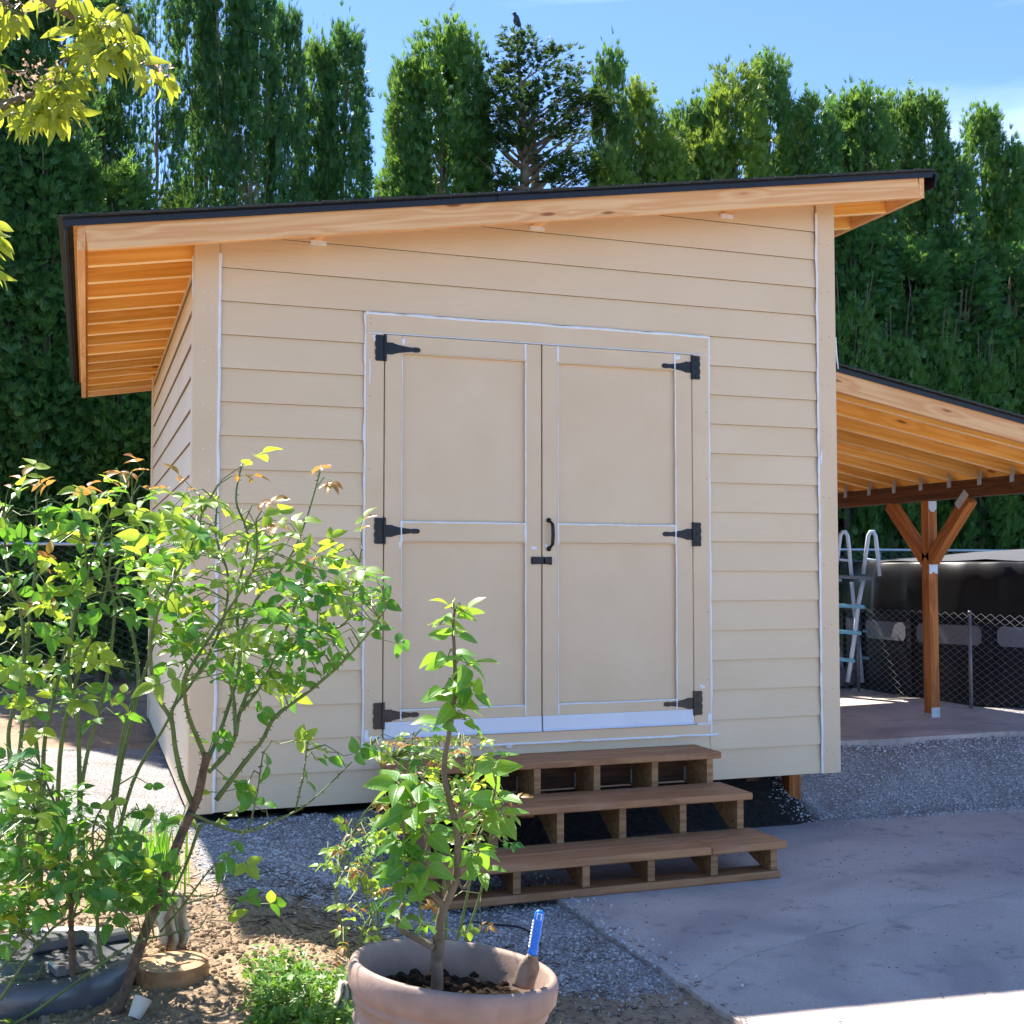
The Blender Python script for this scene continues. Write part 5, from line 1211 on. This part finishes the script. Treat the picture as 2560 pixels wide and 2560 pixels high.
def weed_patch(px0, px1, py0, py1, n, label):
    b = MB(); c0 = None
    for i in range(n):
        x, y = U(px0, px1), U(py0, py1); p = PZ(x, y, -.02); p.z = gz(p.x, p.y); h = abs(rnd.gauss(.02, .022)); q = p+V((rnd.gauss(0, .015), rnd.gauss(0, .015), h))
        for k in range(3):
            d = V((rnd.gauss(0, 1), rnd.gauss(0, 1), U(-.1, .8))).normalized(); s_ = d.cross(V((rnd.gauss(0, .4), rnd.gauss(0, .4), 1))).normalized(); l_ = U(.012, .036); w = l_*U(.12, .3)
            b.add([q, q+d*l_*.5+s_*w, q+d*l_, q+d*l_*.5-s_*w], [(0, 1, 2, 3)])
    o = b.obj('weed_patch', M['weed']); tag(o, label, 'weeds')
weed_patch(630, 890, 2420, 2620, 1150, 'low bright weeds covering the soil left of the clay-pink pot')
# pale rag hung by the rose trunk
def rag(name, cpx, w, h, Y, label, cat, sd, bot=.35):
    n = 14; b = MB(); c = PY(*cpx, Y)
    for j in range(n+1):
        for i in range(n+1):
            u, t = i/n-.5, j/n; ww = w*(.35+.65*math.sin(min(1, t*1.4)*math.pi*.5))*(1-.35*t*t)
            p = c+rt*(u*ww+.02*noise.noise(V((t*3, sd, 0))))-V((0, 0, 1))*(h*t*(1-.25*abs(u)))+V((0, 1, 0))*(.045*math.sin(u*17+t*3+sd)*(.3+t))+rv(.0015)
            p -= V((0, 0, 1))*(.05*max(0, noise.noise(V((u*6, sd, 3))))*t); b.v.append(tuple(p))
    for j in range(n):
        for i in range(n): a = j*(n+1)+i; b.f.append((a, a+1, a+n+2, a+n+1)); b.mi.append(0)
    o = b.obj(name, M['rag'], None, True); s_ = o.modifiers.new('thickness', 'SOLIDIFY'); s_.thickness = .0015; tag(o, label, cat)
rag('plastic_bag', (430, 2225), .13, .185, -2.3, 'torn pale plastic bag caught beside the leaning rose trunk', 'bag', 1)
rag('plastic_bag', (865, 2452), .075, .14, -2.95, 'pale plastic scrap hanging against the left side of the pot', 'bag', 4)
b = MB(); c = PZ(335, 2555, .0); cz = gz(c.x, c.y); k = 12
b.lathe([(.018, 0), (.026, .055), (.0265, .056), (.025, .055), (.0175, .002)], (0, 0, 0), 20); tl = Matrix.Translation((c.x, c.y, cz+.005)) @ Matrix.Rotation(.5, 4, 'Y') @ Matrix.Rotation(-.4, 4, 'X'); o = obj('paper_cup', [tl @ V(v) for v in b.v], b.f, M['rag'], None, True); tag(o, 'small crushed white cup at the foot of the wood slice', 'cup')
b = MB(); P = [PZ(x, y, -.30) for x, y in ((1150, 2298), (1183, 2288), (1248, 2284), (1295, 2290), (1329, 2304), (1350, 2330))]; P = smooth_line([V((p.x, p.y, gz(p.x, p.y)+.012)) for p in P]); b.tube(P, .005, 6); o = b.obj('garden_cable', M['cable'], None, True); tag(o, 'thin black cable arching over the gravel behind the pot', 'cable')
b = MB(); c = PZ(1140, 2700, 0)
# ------------------------------------------------------------------ loose stones, clods, chips
def stones(name, n, region, smin, smax, mat, flat=.6, acc=None, zoff=.0):
    b = MB(); x0, x1, y0, y1 = region; i = 0
    while i < n:
        x, y = U(x0, x1), U(y0, y1)
        if acc and rnd.random() > acc(x, y): i += .2; continue
        i += 1; s_ = smin+(smax-smin)*rnd.random()**2.2; z = (gz(x, y) if not (x > 1.63 and y < .1 and x < 9) else LOW+.001)+zoff; a = U(0, 6.28); e = U(.6, 1)
        base = len(b.v); ca, sa = math.cos(a), math.sin(a)
        for (u, v, w) in ((1, 0, .1), (.25, .9, .05), (-.8, .55, .1), (-.75, -.6, .05), (.35, -.9, .1), (.75, .1, .65), (.1, .7, .75), (-.6, .3, .7), (-.5, -.5, .6), (.3, -.65, .7), (.05, .0, .95)):
            u, v = u*s_*U(.8, 1.2), v*s_*e*U(.8, 1.2); b.v.append((x+u*ca-v*sa, y+u*sa+v*ca, z+w*U(.8, 1.2)*s_*flat*2-.25*s_))
        for k in range(5): b.f += [(base+k, base+(k+1) % 5, base+5+(k+1) % 5, base+5+k), (base+5+k, base+5+(k+1) % 5, base+10)]; b.mi += [0, 0]
    o = b.obj(name, mat); o['kind'] = 'stuff'; tag(o, {'gravel': 'loose grey gravel stones spread around the shed', 'soil_clods': 'pale brown soil clods in the sunlit planting bed', 'wood_chips': 'brown wood chips and twigs along the slab edge', 'pebbles': 'loose grey pebbles on the bank by the lean-to'}[name], name.replace('_', ' '))
stones('gravel', 17000, (-.3, 1.85, -2.4, .35), .0035, .011, M['stone'], .5, lambda x, y: gravel_w(x, y)*(1-.93*sstep(1.58, 1.78, x))*(1 if y < .02 or x < -.05 else 0))
stones('pebbles', 12000, (3.4, 6.8, -.05, 1.02), .004, .011, M['stone'], .5, lambda x, y: (1 if x > 3.86 else sstep(3.55, 3.86, x)) if y > .13-.07*(x-3.6) else .1*(x > 3.8))
stones('soil_clods', 15000, (-1.5, 1.0, -3.6, -1.7), .003, .015, M['clod'], .55, lambda x, y: 1-gravel_w(x, y))
def chips():
    b = MB()
    for i in range(2300):
        x, y = rnd.gauss(1.15, .33), U(-3.4, -1.5)
        if x > 1.72: continue
        z = gz(x, y)+.004 if x < 1.66 else LOW+.003; a = U(0, 3.14); l_ = U(.006, .032); d = V((math.cos(a), math.sin(a), U(-.1, .15))); p = V((x, y, z+.003)); b.bar(p-d*l_*.5, p+d*l_*.5, (-math.sin(a), math.cos(a), 0), U(.0015, .006), .002, .0005)
    for i in range(500):
        x, y = rnd.gauss(.35, .35), U(-2.3, -1.2); z = gz(x, y)+.004; a = U(0, 3.14); l_ = U(.02, .09); d = V((math.cos(a), math.sin(a), U(-.05, .1))); p = V((x, y, z+.003)); b.bar(p-d*l_*.5, p+d*l_*.5, (-math.sin(a), math.cos(a), 0), .003, .003, .0005)
    for i in range(260):   # litter on the slabs
        x, y = U(1.7, 5.5), U(-2.9, .1); a = U(0, 3.14); l_ = U(.004, .014); d = V((math.cos(a), math.sin(a), 0)); p = V((x, y, LOW+.002)); b.bar(p-d*l_*.5, p+d*l_*.5, (-math.sin(a), math.cos(a), 0), .004, .002, .0005)
    o = b.obj('wood_chips', M['chip']); o['kind'] = 'stuff'; tag(o, 'brown wood chips and twigs along the slab edge', 'wood chips')
chips()
